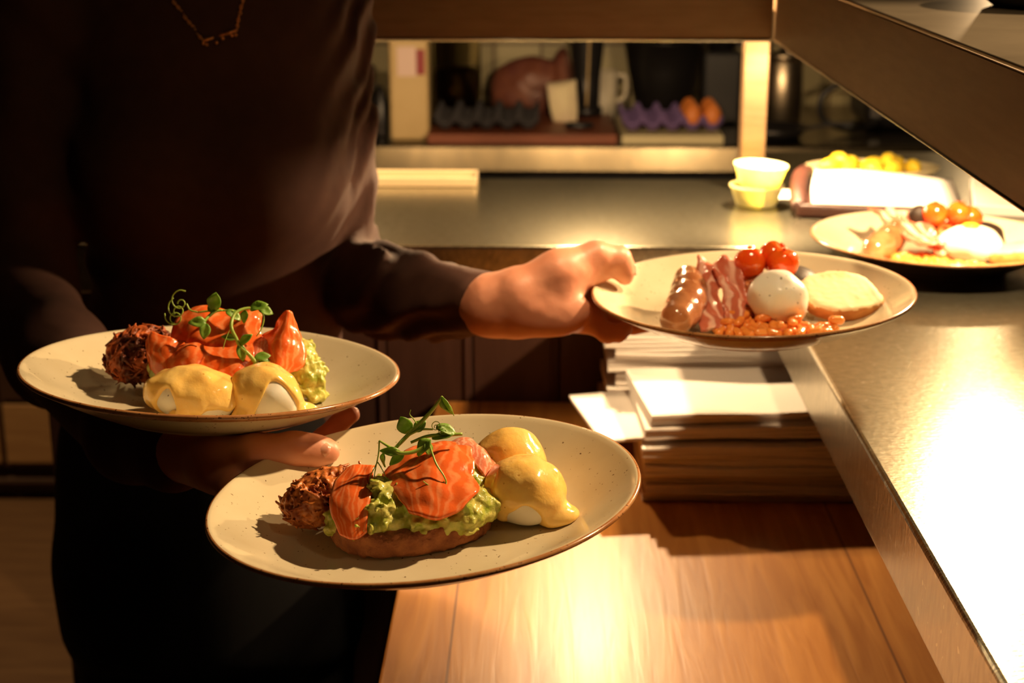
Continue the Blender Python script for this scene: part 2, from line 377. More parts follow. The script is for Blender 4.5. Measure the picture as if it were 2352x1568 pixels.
# ------------------------------------------------------------------ serving pass: steel counter, panelling, gantry, wooden counter
ctr = empty('steel_counter', (.6, 1.2, 0)); tag(ctr, 'L-shaped brushed steel serving counter running along the right side and the back of the pass', 'counter')
def under(o, root):
    o.parent = root; o.matrix_parent_inverse = root.matrix_world.inverted(); return o
bpy.context.view_layer.update()
L_out = [(-.60, 1.7066), (.242, 1.7066), (.242, .30), (1.05, .30), (1.05, 2.36), (.345, 2.36), (.345, 2.125), (-.60, 2.125)]
ROOT_INV = {}
def child_of(o, root):
    o.parent = root; o.matrix_parent_inverse = Matrix.Translation(-Vector(root.location)); return o
child_of(prism('countertop', L_out, .941, 1.0, M['steel_top'], bev=.0035, seg=3), ctr)
child_of(prism('base_cabinet', [(-.58, 1.765), (.34, 1.765), (.34, .34), (1.0, .34), (1.0, 2.3), (.40, 2.3), (.40, 2.09), (-.58, 2.09)], 0.0, .941, M['dark_wood'], bev=.002), ctr)
# dark panelling in front of the back cabinet: boards with paired beads
pnl = empty('wood_panelling', (-.13, 1.755, 0)); tag(pnl, 'dark brown grooved wood panelling under the back counter', 'panelling')
bm = bmesh.new()
for i in range(8):
    x0 = -.60 + i * .104; add_box(bm, (x0, 1.745, 0), (x0 + .1025, 1.764, .94), .0015, 1)
    add_box(bm, (x0 + .042 + .05, 1.7425, 0), (x0 + .048 + .05, 1.75, .94), .0025, 2)
child_of(from_bm('boards', bm, M['dark_panel']), pnl)
# wooden counter
wc = empty('wooden_counter', (.12, 1.1, 0)); tag(wc, 'oak plank counter at lower right under the front plate, lower than the steel counter', 'counter')
child_of(box('plank_top', (-.1255, .45, .765), (.335, 1.742, .80), M['oak'], bev=.0025), wc)
child_of(box('base_panel', (-.095, .48, 0), (.33, 1.735, .765), M['dark_wood'], bev=.002), wc)
# gantry: L-shaped open-bottomed steel hood
gz0, gz1, GX, GY = 1.2200, 1.2985, .2772, 1.85
gan = empty('heated_gantry', (.45, 1.9, 1.22)); tag(gan, 'L-shaped brushed steel heated gantry shelf raised above the serving counter', 'gantry')
child_of(prism('shelf_top', [(-.60, GY), (GX, GY), (GX, .15), (.72, .15), (.72, 2.13), (-.60, 2.13)], gz1 - .003, gz1, M['steel_panel'], bev=.001, seg=2), gan)
def wallp(name, lo, hi): return child_of(box(name, lo, hi, M['gantry_shaded'], bev=.0012), gan)
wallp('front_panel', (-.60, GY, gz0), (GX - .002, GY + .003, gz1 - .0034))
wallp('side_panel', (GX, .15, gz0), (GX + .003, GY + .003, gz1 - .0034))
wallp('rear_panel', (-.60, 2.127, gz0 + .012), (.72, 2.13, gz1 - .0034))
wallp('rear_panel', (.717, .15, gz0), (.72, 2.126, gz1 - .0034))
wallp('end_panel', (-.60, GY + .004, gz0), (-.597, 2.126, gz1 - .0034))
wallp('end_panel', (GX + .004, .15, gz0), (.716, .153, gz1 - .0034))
for nm, P in (('edge_bead', [(-.60, GY, gz0), (GX - .004, GY, gz0)]), ('edge_bead', [(GX, .15, gz0), (GX, GY - .004, gz0)])):
    v, f = tube(P, .0022 if P[0][1] > 1 else .0012, 10, 2); child_of(mk(nm, v, f, M['steel']), gan)
for x, y in ((.2835, 2.045), (.66, .45), (.66, 2.2 - .12), (-.52, 2.045)):
    child_of(box('post', (x - .0165, y - .015, 1.0005), (x + .0165, y + .015, gz1 - .004), M['gantry_shaded'], bev=.002), gan)
# heat lamps under the gantry
def heat_lamp(x, y, label, watts, cone=0):
    r = empty('heat_lamp', (x, y, 1.2945)); tag(r, label, 'lamp', 'heat lamps under the gantry')
    v, f = lathe([(.0, 0), (.022, 0), (.022, -.008), (.034, -.014), (.040, -.026), (.039, -.026), (.032, -.013), (.0, -.009)], 24)
    mk('lamp_shade', v, f, M['brass'], r)
    v, f = lathe([(.0, -.0095), (.008, -.0095), (.018, -.014), (.022, -.022), (.018, -.030), (.0, -.034)], 20)
    mk('bulb', v, f, M['bulb'], r)
    ld = bpy.data.lights.new('heat_lamp_light', 'SPOT' if cone else 'POINT'); ld.energy = watts
    if cone: ld.spot_size = math.radians(cone); ld.spot_blend = .5
    ld.color = WARM; ld.shadow_soft_size = .011
    lo = bpy.data.objects.new('heat_lamp_light', ld); lo.location = (0, 0, -.048); link(lo, r)
heat_lamp(.455, 1.46, 'heat lamp under the right-hand gantry, above the plate standing on the counter', LAMP_W * 1.55)
heat_lamp(.30, 1.965, 'heat lamp under the gantry corner, above the two stacked yellow tubs', LAMP_W * 2.2, 105)
heat_lamp(.075, 1.965, 'heat lamp under the middle of the back gantry', LAMP_W * 2.2)
heat_lamp(-.34, 1.965, 'heat lamp under the back gantry behind the person', LAMP_W * 1.3)
# kitchen lamp, key spotlight and the added fill spotlights
def ceiling_spot(name, label, loc, watts, size, tgt, blend=.6, ang=110):
    r = empty(name, loc); tag(r, label, 'lamp')
    v, f = lathe([(0, .06), (.05, .06), (.055, .0), (.05, 0), (.045, .03), (0, .035)], 24); mk('lamp_shade', v, f, M['black_metal'], r)
    v, f = lathe([(0, .034), (.03, .03), (.034, .015), (0, .008)], 16); mk('bulb', v, f, M['bulb'], r)
    ld = bpy.data.lights.new(name + '_light', 'SPOT'); ld.energy = watts; ld.color = WARM; ld.shadow_soft_size = size; ld.spot_size = math.radians(ang); ld.spot_blend = blend
    lo = bpy.data.objects.new(name + '_light', ld); link(lo, r); lo.location = (0, 0, -.03)
    lo.rotation_euler = (Vector(tgt) - Vector(loc)).to_track_quat('-Z', 'Y').to_euler()
ceiling_spot('kitchen_lamp', 'dark shaded lamp over the rear kitchen counter', (1.12, 3.80, 1.66), 4.5, .03, (.3, 2.9, .85), ang=160)
ceiling_spot('key_and_fill_spot', 'ceiling spotlight high on the right, beyond the gantry', (1.25, 1.42, 2.50), 295, .035, (.03, .86, .97), blend=.5, ang=33)
ceiling_spot('key_and_fill_spot', 'added narrow fill spotlight overhead, aimed at the plate in the outstretched hand', (.25, .78, 2.52), 62, .04, (.17, 1.25, 1.06), blend=.5, ang=25)  # added unseen fill, gives the held-out plate its top light
ceiling_spot('key_and_fill_spot', 'added fill spotlight brightening the floor in the far left corner', (-1.5, 2.5, 2.52), 110, .05, (-1.25, 3.1, 0), ang=80)  # added unseen lamp to lift the dark floor and drawer unit
ceiling_spot('key_and_fill_spot', 'added weak fill spotlight above the dining side', (.9, .1, 2.52), 7, .05, (-.1, 1.4, 1.0), ang=70)  # added unseen fill for the front of the person

# ------------------------------------------------------------------ plates
R_PL = .135
prof = [(0, .0022), (.068, .0022), (.070, 0), (.077, 0), (.079, .0025), (.088, .0045), (.099, .0095), (.11, .0148), (.12, .0200), (.1285, .0246), (.1335, .0272),
        (.1350, .0285), (.1345, .0302), (.1330, .0306), (.1312, .0300), (.1285, .0282), (.12, .0228), (.11, .0168), (.10, .0112), (.092, .0078), (.084, .0062), (.072, .006), (0, .006)]
def plate_mesh():
    v, f = lathe(prof, 128); v = np.array(v)
    n = 128; mi = []
    for i in range(len(prof) - 1): mi += [1 if 9 <= i <= 12 else 0] * n
    keep = []
    me = bpy.data.meshes.new('plate'); me.from_pydata(v.tolist(), [], f); me.materials.append(M['glaze']); me.materials.append(M['rim'])
    me.polygons.foreach_set('material_index', np.array(mi, np.int32)); me.polygons.foreach_set('use_smooth', np.ones(len(mi), bool))
    bm = bmesh.new(); bm.from_mesh(me); bmesh.ops.remove_doubles(bm, verts=bm.verts, dist=1e-5); bmesh.ops.recalc_face_normals(bm, faces=bm.faces); bm.to_mesh(me); bm.free()
    return me
PLM = plate_mesh()
def frame(o, n):
    n = Vector((n[0], n[1], 1)).normalized(); x = Vector((1, 0, 0)); x = (x - n * x.dot(n)).normalized(); y = n.cross(x)
    return Matrix(((x.x, y.x, n.x, o[0]), (x.y, y.y, n.y, o[1]), (x.z, y.z, n.z, o[2]), (0, 0, 0, 1)))
PM = {'front': frame((-.0692, .879, 1.0098), (-.087, -.0009)), 'back': frame((-.2376, 1.0417, 1.0361), (.0522, .0716)),
      'right': frame((.179, 1.2444, 1.0422), (-.0339, -.0123)), 'far': frame((.4316, 1.6341, 1.0006), (0, 0))}
for k, lb in {'front': 'brown-rimmed cream plate held lowest and nearest, under avocado toast',
              'back': 'brown-rimmed cream plate resting on the forearm, behind the nearest plate',
              'right': 'cream plate held out by a thumb, carrying a peppered egg and baked beans',
              'far': 'brightly lit cream plate standing on the steel counter, under the gantry'}.items():
    o = bpy.data.objects.new('plate', PLM); link(o); o.matrix_world = PM[k]; tag(o, lb, 'plate', 'brown-rimmed plates of breakfast')
def put(o, k, loc=(0, 0, 0), rz=0, rx=0, ry=0):
    o.matrix_world = PM[k] @ Matrix.Translation(Vector(loc)) @ Matrix.Rotation(math.radians(rz), 4, 'Z') @ Matrix.Rotation(math.radians(ry), 4, 'Y') @ Matrix.Rotation(math.radians(rx), 4, 'X')
    return o

# ------------------------------------------------------------------ food builders (local metres, z = 0 on the plate)
def bread(name, rx, ry, t, seed, mat, n=2.4, h=.0011, crumb=None):
    F = Field.cube((-rx - .006, -ry - .006, -.003), (rx + .006, ry + .006, t + .006), h); X, Y, Z = F.grids()
    wob = .0035 * vn(X, Y, Z * 0, 40, seed)
    q = ((np.abs(X / rx)) ** n + (np.abs(Y / ry)) ** n) ** (1 / n)
    d2 = (q - 1) * min(rx, ry) + wob
    dz = np.abs(Z - t / 2) - t / 2 + (.0002 if crumb else .0008) * vn(X, Y, Z, 300, seed + 3)
    F.D = (smax(d2 + .0008 * vn(X, Y, Z, 220, seed + 1) + 0 * Z, dz + 0 * X, .006) - (.0 if crumb else .0007) * np.maximum(0, vn(X, Y, Z, 500, seed + 5))).astype(np.float32)
    v, f = F.mesh()
    if crumb:
        c = v[f]; nn = np.cross(c[:, 2] - c[:, 0], c[:, 3] - c[:, 1]); nn /= np.linalg.norm(nn, axis=1)[:, None] + 1e-12; mi = (np.abs(nn[:, 2]) < .75).astype(int)
        return mk(name, v, f, None, mats=[crumb, mat], mi=mi)
    return mk(name, v, f, mat)
def egg(name, r, seed, mat, lump=.0016):
    F = Field.cube((-r[0] - .008, -r[1] - .008, -.003), (r[0] + .008, r[1] + .008, 2 * r[2] + .005), .0011); X, Y, Z = F.grids()
    F.ell((0, 0, r[2]), r, 0); F.ell((r[0] * .45, -r[1] * .3, r[2] * .75), (r[0] * .55, r[1] * .55, r[2] * .7), .01)
    F.D = smax(F.D + lump * vn(X, Y, Z, 90, seed).astype(np.float32), (-Z + 0 * X + 0 * Y).astype(np.float32), .004)
    return F
def sauced(name, r, seed, cut, puddles, wmat, label, pos=(0, 0)):
    """poached egg with a sauce cap: cut(theta) gives the height where the sauce ends"""
    F = egg(name, r, seed, wmat); v, f = F.mesh(); e = mk(name, v, f, wmat); tag(e, label, 'egg')
    G = Field.cube((-r[0] - .020, -r[1] - .020, -.003), (r[0] + .026, r[1] + .020, 2 * r[2] + .008), .0011); X, Y, Z = G.grids()
    G.ell((0, 0, r[2]), r, 0); G.ell((r[0] * .45, -r[1] * .3, r[2] * .75), (r[0] * .55, r[1] * .55, r[2] * .7), .01)
    th = np.arctan2(Y, X); zc = cut(th) + .0045 * vn(X, Y, 0 * Z, 120, seed + 9)
    th_ = .0022 + .0012 * vn(X, Y, Z, 110, seed + 2)
    D = smax(G.D + .0016 * vn(X, Y, Z, 90, seed) - th_, zc - Z + 0 * X, .004)
    G.D = D.astype(np.float32)
    for (px, py, pz, ra, rb, rc) in puddles: G.ell((px, py, pz), (ra, rb, rc), .006)
    sf = np.interp(np.sqrt((X + pos[0]) ** 2 + (Y + pos[1]) ** 2).ravel(), [0, .084, .092, .10, .11, .12, .1285], [.006, .0062, .0078, .0112, .0168, .0228, .0282]).reshape(len(G.x), len(G.y), 1) - .006
    G.D = smax(G.D, (sf + .0003 - Z).astype(np.float32), .001)
    v, f = G.mesh(); s = mk('hollandaise_sauce', v, f, M['holl'], e); tag(s, 'glossy yellow sauce')
    return e
def rosti(name, r, seed, mat, n=150, tilt=0):
    rnd = random.Random(seed); F = Field.cube((-r[0] - .012, -r[1] - .012, -.004), (r[0] + .012, r[1] + .012, r[2] * 2 + .012), .0008); X, Y, Z = F.grids()
    F.ell((0, 0, r[2]), (r[0] * .90, r[1] * .90, r[2] * .92), 0)
    F.D = F.D + (.0030 * vn(X, Y, Z, 120, seed) + .0020 * vn(X, Y, Z, 260, seed + 1)).astype(np.float32)
    for _ in range(int(n * 1.5)):
        a, b = rnd.uniform(0, 6.283), rnd.uniform(-.5, 1.0) * math.pi / 2; cz = math.cos(b)
        p = np.array((math.cos(a) * cz * r[0], math.sin(a) * cz * r[1], r[2] + math.sin(b) * r[2])) * rnd.uniform(.90, 1.0)
        d = np.array((rnd.gauss(0, 1), rnd.gauss(0, 1), rnd.gauss(0, .7))); nr = p / np.array(r) ** 2 - np.array((0, 0, 1 / r[2])); nr /= np.linalg.norm(nr); d -= nr * d.dot(nr) * .85; d /= np.linalg.norm(d); L = rnd.uniform(.004, .010)
        m = p * 1.02; rr = rnd.uniform(.0008, .0013)
        F.chain([p - d * L, m, p + d * L], [rr * .7, rr, rr * .7], .0007)
    F.D = smax(F.D, (-Z + 0 * X + 0 * Y).astype(np.float32), .002)
    v, f = F.mesh(); return mk(name, v, f, mat)
def mash(name, blobs, seed, z0=.0, amp=.0042):
    lo = np.min([np.array(b[0]) - np.array(b[1]) for b in blobs], 0) - .008; hi = np.max([np.array(b[0]) + np.array(b[1]) for b in blobs], 0) + .008
    F = Field.cube(lo, hi, .0011); X, Y, Z = F.grids()
    for c, r in blobs: F.ell(c, r, .008)
    F.D = F.D + (amp * vn(X, Y, Z, 105, seed) + amp * .62 * vn(X, Y, Z, 250, seed + 1) + amp * .25 * vn(X, Y, Z, 520, seed + 2)).astype(np.float32)
    F.D = smax(F.D, (S + .0004 - Z + 0 * X + 0 * Y).astype(np.float32), .001)
    v, f = F.mesh(); return mk(name, v, f, M['avo'])
def slice_(name, ctrl, mat, t=.0024, parent=None, seed=0, amp=.0012):
    V, Fc, UV = sheet(ctrl, 9, 9); V = V + np.stack([amp * vn(V[:, 0], V[:, 1], V[:, 2], 140, seed + i) for i in range(3)], 1)
    o = mk(name, V, Fc, mat, parent); set_uv(o, UV); solid(o, t); return o
def leaf_mesh(L, W, fold=.35, curl=.3):
    V, Fc = [], []; nu, nv = 9, 5
    for i in range(nu):
        u = i / (nu - 1); wdt = W * (math.sin(math.pi * min(1, u * .93 + .05)) ** .75) * (1 - .25 * u)
        for j in range(nv):
            s = j / (nv - 1) * 2 - 1
            V.append((u * L, s * wdt / 2, fold * abs(s) * wdt / 2 - curl * L * u * u + .05 * W * math.sin(9 * u + 2 * s)))
    for i in range(nu - 1):
        for j in range(nv - 1):
            a = i * nv + j; Fc.append((a, a + nv, a + nv + 1, a + 1))
    return V, Fc
def leaf(parent, p, d, up_, L, W, fold=.35, curl=.3):
    v, f = leaf_mesh(L, W, fold, curl); d = Vector(d).normalized(); u = Vector(up_); y = u.cross(d).normalized(); z = d.cross(y)
    R = Matrix((d, y, z)).transposed(); v = [R @ Vector(q) + Vector(p) for q in v]
    return solid(mk('leaf', v, f, M['leaf'], parent), .0004)
def shoot(label, k, stems, leaves, tendrils):
    r = empty('pea_shoot'); tag(r, label, 'garnish')
    for P, rr in stems: v, f = tube(P, rr, 8, 8); mk('stem', v, f, M['stem'], r)
    for a in leaves: leaf(r, *a)
    for P, rr in tendrils: v, f = tube(P, rr, 6, 8); mk('tendril', v, f, M['stem'], r)
    return put(r, k)
def curl(c, r0, turns, zdrop=0, n=14, ax=0):
    out = []
    for i in range(n):
        t = i / (n - 1); a = ax + turns * 2 * math.pi * t; rr = r0 * (1 - .75 * t)
        out.append((c[0] + rr * math.cos(a), c[1] + .25 * rr * math.sin(a), c[2] + rr * math.sin(a) - zdrop * t))
    return out

# ------------------------------------------------------------------ front plate
S = .006
put(tag(bread('toast', .052, .040, .017, 3, M['toast']), 'brown toasted bread slice under smashed avocado on the nearest plate', 'toast'), 'front', (-.0095, -.0105, S), 8)
av = mash('smashed_avocado', [((-.012, -.012, .024), (.046, .034, .008)), ((-.044, -.018, .024), (.013, .017, .010)), ((-.012, -.036, .023), (.030, .010, .007)), ((.022, -.032, .0245), (.021, .011, .0085)), ((.034, -.018, .026), (.009, .012, .009)),
      ((-.008, -.014, .031), (.030, .026, .010)), ((.004, -.006, .038), (.022, .018, .009)), ((-.020, -.020, .040), (.008, .007, .005)), ((-.001, -.042, .018), (.010, .006, .005)), ((-.034, -.034, .019), (.008, .006, .006)), ((.030, .0, .034), (.012, .010, .008))], 11)
put(tag(av, 'chunky green smashed avocado piled on the brown toast of the nearest plate', 'avocado'), 'front')
sal = slice_('salmon_slice', [[(-.006, .014, .051), (.006, .016, .053), (.018, .015, .053), (.030, .011, .050)], [(-.013, .002, .050), (.002, .001, .054), (.018, -.002, .054), (.033, -.006, .047)],
      [(-.022, -.010, .0445), (-.004, -.014, .049), (.014, -.018, .050), (.033, -.020, .042)], [(-.014, -.028, .0405), (.000, -.034, .043), (.014, -.037, .042), (.037, -.031, .039)], [(-.006, -.045, .0335), (.002, -.050, .0325), (.013, -.0525, .0315), (.027, -.046, .034)]], M['salmon'], .0026, seed=2)
put(tag(sal, 'large bright orange smoked salmon slice draped over the avocado on the nearest plate', 'salmon'), 'front')
sal = slice_('salmon_slice', [[(.012, .022, .046), (.026, .024, .051), (.038, .018, .046), (.046, .008, .034)], [(.016, .012, .052), (.028, .013, .053), (.038, .008, .047), (.044, .002, .034)], [(.020, .004, .047), (.029, .003, .046), (.036, -.002, .040), (.040, -.004, .033)]], M['salmon_pale'], .0028, seed=7)
put(tag(sal, 'pale pink smoked salmon slice beside the rear sauced egg on the nearest plate', 'salmon'), 'front')
sal = slice_('salmon_slice', [[(-.046, -.002, .047), (-.037, -.001, .049), (-.028, -.003, .047)], [(-.053, -.018, .041), (-.041, -.021, .044), (-.028, -.021, .042)], [(-.053, -.034, .032), (-.042, -.039, .034), (-.029, -.038, .035)], [(-.047, -.046, .022), (-.040, -.050, .021), (-.031, -.047, .024)]], M['salmon'], .0022, seed=9)
put(tag(sal, 'shaded salmon slice hanging over the left end of the avocado on the nearest plate', 'salmon'), 'front')
th = lambda f: f
e1 = sauced('poached_egg', (.0225, .0215, .0200), 21, lambda t: .003 + .0145 * np.clip(np.cos(t + 1.50), 0, 1) ** 7 + .012 * np.clip(np.cos(t - .15), 0, 1) ** 16, [(.018, -.008, .005, .012, .010, .006), (.0250, -.007, .005, .009, .008, .0055)], M['egg'], 'front sauced poached egg with bare white patch on the nearest plate', (.0615, -.006))
put(e1, 'front', (.0615, -.006, S))
e2 = sauced('poached_egg', (.0210, .0205, .0215), 25, lambda t: .004 + .004 * np.cos(t), [], M['egg'], 'rear poached egg wholly coated in yellow sauce on the nearest plate', (.0525, .0375))
put(e2, 'front', (.0525, .0375, S))
put(tag(rosti('hash_brown', (.029, .021, .0165), 5, M['hash'], 330), 'dark red-brown hash brown of fried shreds at the left of the nearest plate', 'hash brown'), 'front', (-.061, .012, S + .002), 22, 0, -7)
shoot('pea shoot garnish with long curling tendrils on the salmon of the nearest plate', 'front',
      [([(-.016, -.012, .058), (-.0143, -.010, .0605), (-.006, -.005, .067), (.0083, 0, .0785), (.0178, 0, .089)], [.0007, .0010, .0013, .0012, .0008]),
       ([(-.0225, -.010, .0672), (-.016, -.012, .063), (-.0098, -.015, .060), (.0, -.013, .060), (.0075, -.010, .064)], [.0006, .0009, .0012, .0013, .001]),
       ([(-.004, -.006, .063), (.006, -.004, .0655), (.016, -.002, .0648), (.0275, 0, .0638)], [.0009, .0011, .0013, .0010]),
       ([(-.012, -.010, .062), (-.008, -.006, .066), (.002, -.004, .070), (.010, -.002, .069)], [.0007, .0008, .0008, .0006])],
      [((.0175, 0, .089), (.25, -.1, -1), (-.6, -.8, .2), .013, .008), ((.0178, 0, .0885), (.05, .2, -1), (-.9, .2, .2), .010, .006),
       ((-.006, -.002, .068), (-.2, -.1, 1), (.1, -1, .2), .011, .0115, .15, .1), ((-.001, -.003, .069), (.7, .1, .7), (-.3, -1, .4), .009, .008),
       ((.012, -.001, .070), (1, -.1, -.25), (-.1, -.5, 1), .013, .009), ((.009, -.004, .064), (1, .1, .15), (0, -.6, 1), .014, .007, .2, .1),
       ((.0085, -.010, .0655), (-.7, -.4, -.5), (-.3, -.8, .8), .012, .010), ((.006, -.010, .064), (.3, -.5, -1), (.6, -.8, .3), .008, .007),
       ((-.010, -.014, .060), (-1, -.2, .3), (0, -.9, .5), .012, .0065), ((-.008, -.013, .059), (-.8, -.3, -.4), (0, -.8, .6), .011, .007),
       ((-.020, -.012, .060), (-.3, -.2, -1), (-.8, -.6, .2), .009, .006)],
      [([(-.0225, -.010, .0672), (-.0235, -.012, .060), (-.0255, -.015, .053), (-.027, -.018, .047), (-.0275, -.020, .040)], [.0006, .0005, .0004, .0003, .0003]),
       ([(-.0245, -.014, .055), (-.022, -.016, .051), (-.020, -.018, .046), (-.0175, -.020, .040), (-.016, -.021, .036)], [.0004, .0004, .0003, .0003, .0002]),
       ([(-.0245, -.014, .055), (-.028, -.017, .050), (-.030, -.020, .045), (-.030, -.022, .039)], [.0004, .0003, .0003, .0002]),
       ([(.0075, -.010, .064), (.010, -.020, .060), (.0125, -.026, .055), (.0165, -.030, .049), (.0175, -.032, .045), (.014, -.034, .0435), (.008, -.034, .045), (.004, -.033, .048)], [.0007, .0006, .0006, .0005, .0005, .0004, .0004, .0003]),
       ([(.0175, -.032, .045), (.0185, -.034, .042), (.0180, -.035, .0395), (.016, -.0355, .040)], [.0005, .0004, .0003, .0002]),
       ([(.0165, -.031, .046), (.012, -.034, .042), (.009, -.035, .0415)], [.0004, .0003, .0002]),
       ([(.0005, -.003, .074), (-.001, -.003, .077), (-.003, -.003, .080), (-.0022, -.003, .083)], [.0004, .0004, .0003, .0002]),
       ([(.019, 0, .086), (.022, 0, .082), (.0235, 0, .076)], [.0004, .0004, .0003])] +
      [(curl((.012 + i * .004, -.003, .0715 - i * .003), .003, 1.6, .001, ax=i), .00025) for i in range(2)])

# ------------------------------------------------------------------ back plate (on the forearm)
put(tag(bread('toast', .050, .034, .017, 8, M['toast']), 'brown toast slice buried under salmon on the plate on the forearm', 'toast'), 'back', (.018, .008, S), 4)
av = mash('smashed_avocado', [((.015, .006, .024), (.046, .030, .009)), ((.060, .012, .026), (.017, .017, .017)), ((.071, .004, .018), (.010, .013, .012)), ((.0, .004, .031), (.034, .022, .009)), ((.030, -.018, .026), (.018, .010, .009)), ((-.028, -.006, .026), (.014, .014, .010)), ((.058, .016, .038), (.012, .012, .008))], 31)
put(tag(av, 'green smashed avocado showing at the right of the salmon on the plate on the forearm', 'avocado'), 'back')
put(tag(rosti('hash_brown', (.029, .027, .021), 15, M['hash_dark'], 280), 'dark round hash brown at the left of the plate on the forearm', 'hash brown'), 'back', (-.052, .022, S + .0025), 0, 0, -9)
def bsl(ctrl, label, seed, mat='salmon', t=.0026): put(tag(slice_('salmon_slice', ctrl, M[mat], t, seed=seed), label, 'salmon'), 'back')
bsl([[(-.025, .018, .064), (-.010, .020, .070), (.010, .020, .066), (.026, .018, .071), (.033, .016, .066)], [(-.030, .010, .058), (-.012, .006, .063), (.008, .004, .060), (.024, .004, .066), (.032, .008, .060)],
     [(-.031, .006, .045), (-.014, -.004, .050), (.006, -.008, .048), (.022, -.006, .052), (.034, .004, .050)], [(-.030, .006, .034), (-.014, -.006, .038), (.006, -.012, .036), (.022, -.010, .040), (.034, .0, .040)]],
    'tallest upright salmon slice crowning the plate on the forearm', 41)
bsl([[(-.047, .004, .050), (-.042, -.004, .053), (-.033, -.008, .052), (-.024, -.006, .048), (-.016, .0, .046)], [(-.047, -.004, .044), (-.042, -.012, .044), (-.033, -.016, .044), (-.024, -.014, .042), (-.015, -.008, .040)],
     [(-.043, -.010, .034), (-.039, -.017, .033), (-.031, -.020, .034), (-.023, -.018, .033), (-.014, -.014, .032)], [(-.038, -.014, .022), (-.033, -.020, .021), (-.026, -.022, .022), (-.020, -.020, .024), (-.012, -.018, .025)]],
    'small ruffled salmon slice nearest the dark hash brown on the plate on the forearm', 43)
bsl([[(-.026, -.010, .040), (-.014, -.014, .049), (.0, -.014, .046), (.014, -.012, .047), (.030, -.008, .049)], [(-.028, -.018, .036), (-.014, -.024, .044), (.002, -.022, .041), (.016, -.020, .042), (.032, -.014, .044)],
     [(-.026, -.024, .028), (-.012, -.028, .034), (.004, -.028, .032), (.018, -.026, .034), (.032, -.020, .036)], [(-.022, -.026, .018), (-.010, -.030, .022), (.006, -.031, .024), (.018, -.030, .026), (.028, -.026, .030)]],
    'wide salmon slice folded low behind the two eggs on the plate on the forearm', 47)
bsl([[(.050, .004, .071), (.0525, .002, .0735), (.055, .004, .071)], [(.043, .008, .058), (.052, -.004, .060), (.060, .006, .058)], [(.034, .008, .051), (.050, -.010, .050), (.066, .004, .046)], [(.040, -.004, .043), (.051, -.016, .041), (.067, -.002, .037)], [(.046, -.014, .036), (.052, -.020, .033), (.062, -.010, .032)]],
    'pointed salmon slice standing up at the right of the plate on the forearm', 51)
bsl([[(.022, .012, .050), (.030, .010, .052), (.040, .010, .051)], [(.024, .002, .046), (.034, -.002, .048), (.044, .002, .049)], [(.028, -.010, .038), (.036, -.014, .040), (.046, -.008, .041)]],
    'small salmon fold lying between the tall and the pointed slices', 53, 'salmon_pale')
e3 = sauced('poached_egg', (.0300, .0210, .0165), 61, lambda t: .010 - .014 * np.cos(t - .4) * .5 + .016 * np.clip(np.cos(t - 4.15), 0, 1) ** 8 + .008 * np.clip(np.cos(t - 5.4), 0, 1) ** 6 - .02 * np.clip(np.cos(t - 4.85), 0, 1) ** 10 - .03 * np.clip(np.cos(t - 3.35), 0, 1) ** 6, [(-.006, -.0195, .004, .006, .004, .006)], M['egg_pep'], 'left poached egg with peppered white showing on the plate on the forearm', (-.004, -.051))
put(e3, 'back', (-.004, -.051, S))
e4 = sauced('poached_egg', (.0235, .0205, .0185), 67, lambda t: .008 + .020 * np.clip(np.cos(t - 5.25), 0, 1) ** 5 - .02 * np.clip(np.cos(t - 4.1), 0, 1) ** 8, [(-.012, -.017, .004, .007, .005, .006), (.023, .005, .005, .012, .012, .006), (.030, .004, .005, .009, .008, .0045)], M['egg'], 'right poached egg with a smooth sauce cap on the plate on the forearm', (.0445, -.044))
put(e4, 'back', (.0445, -.044, S))
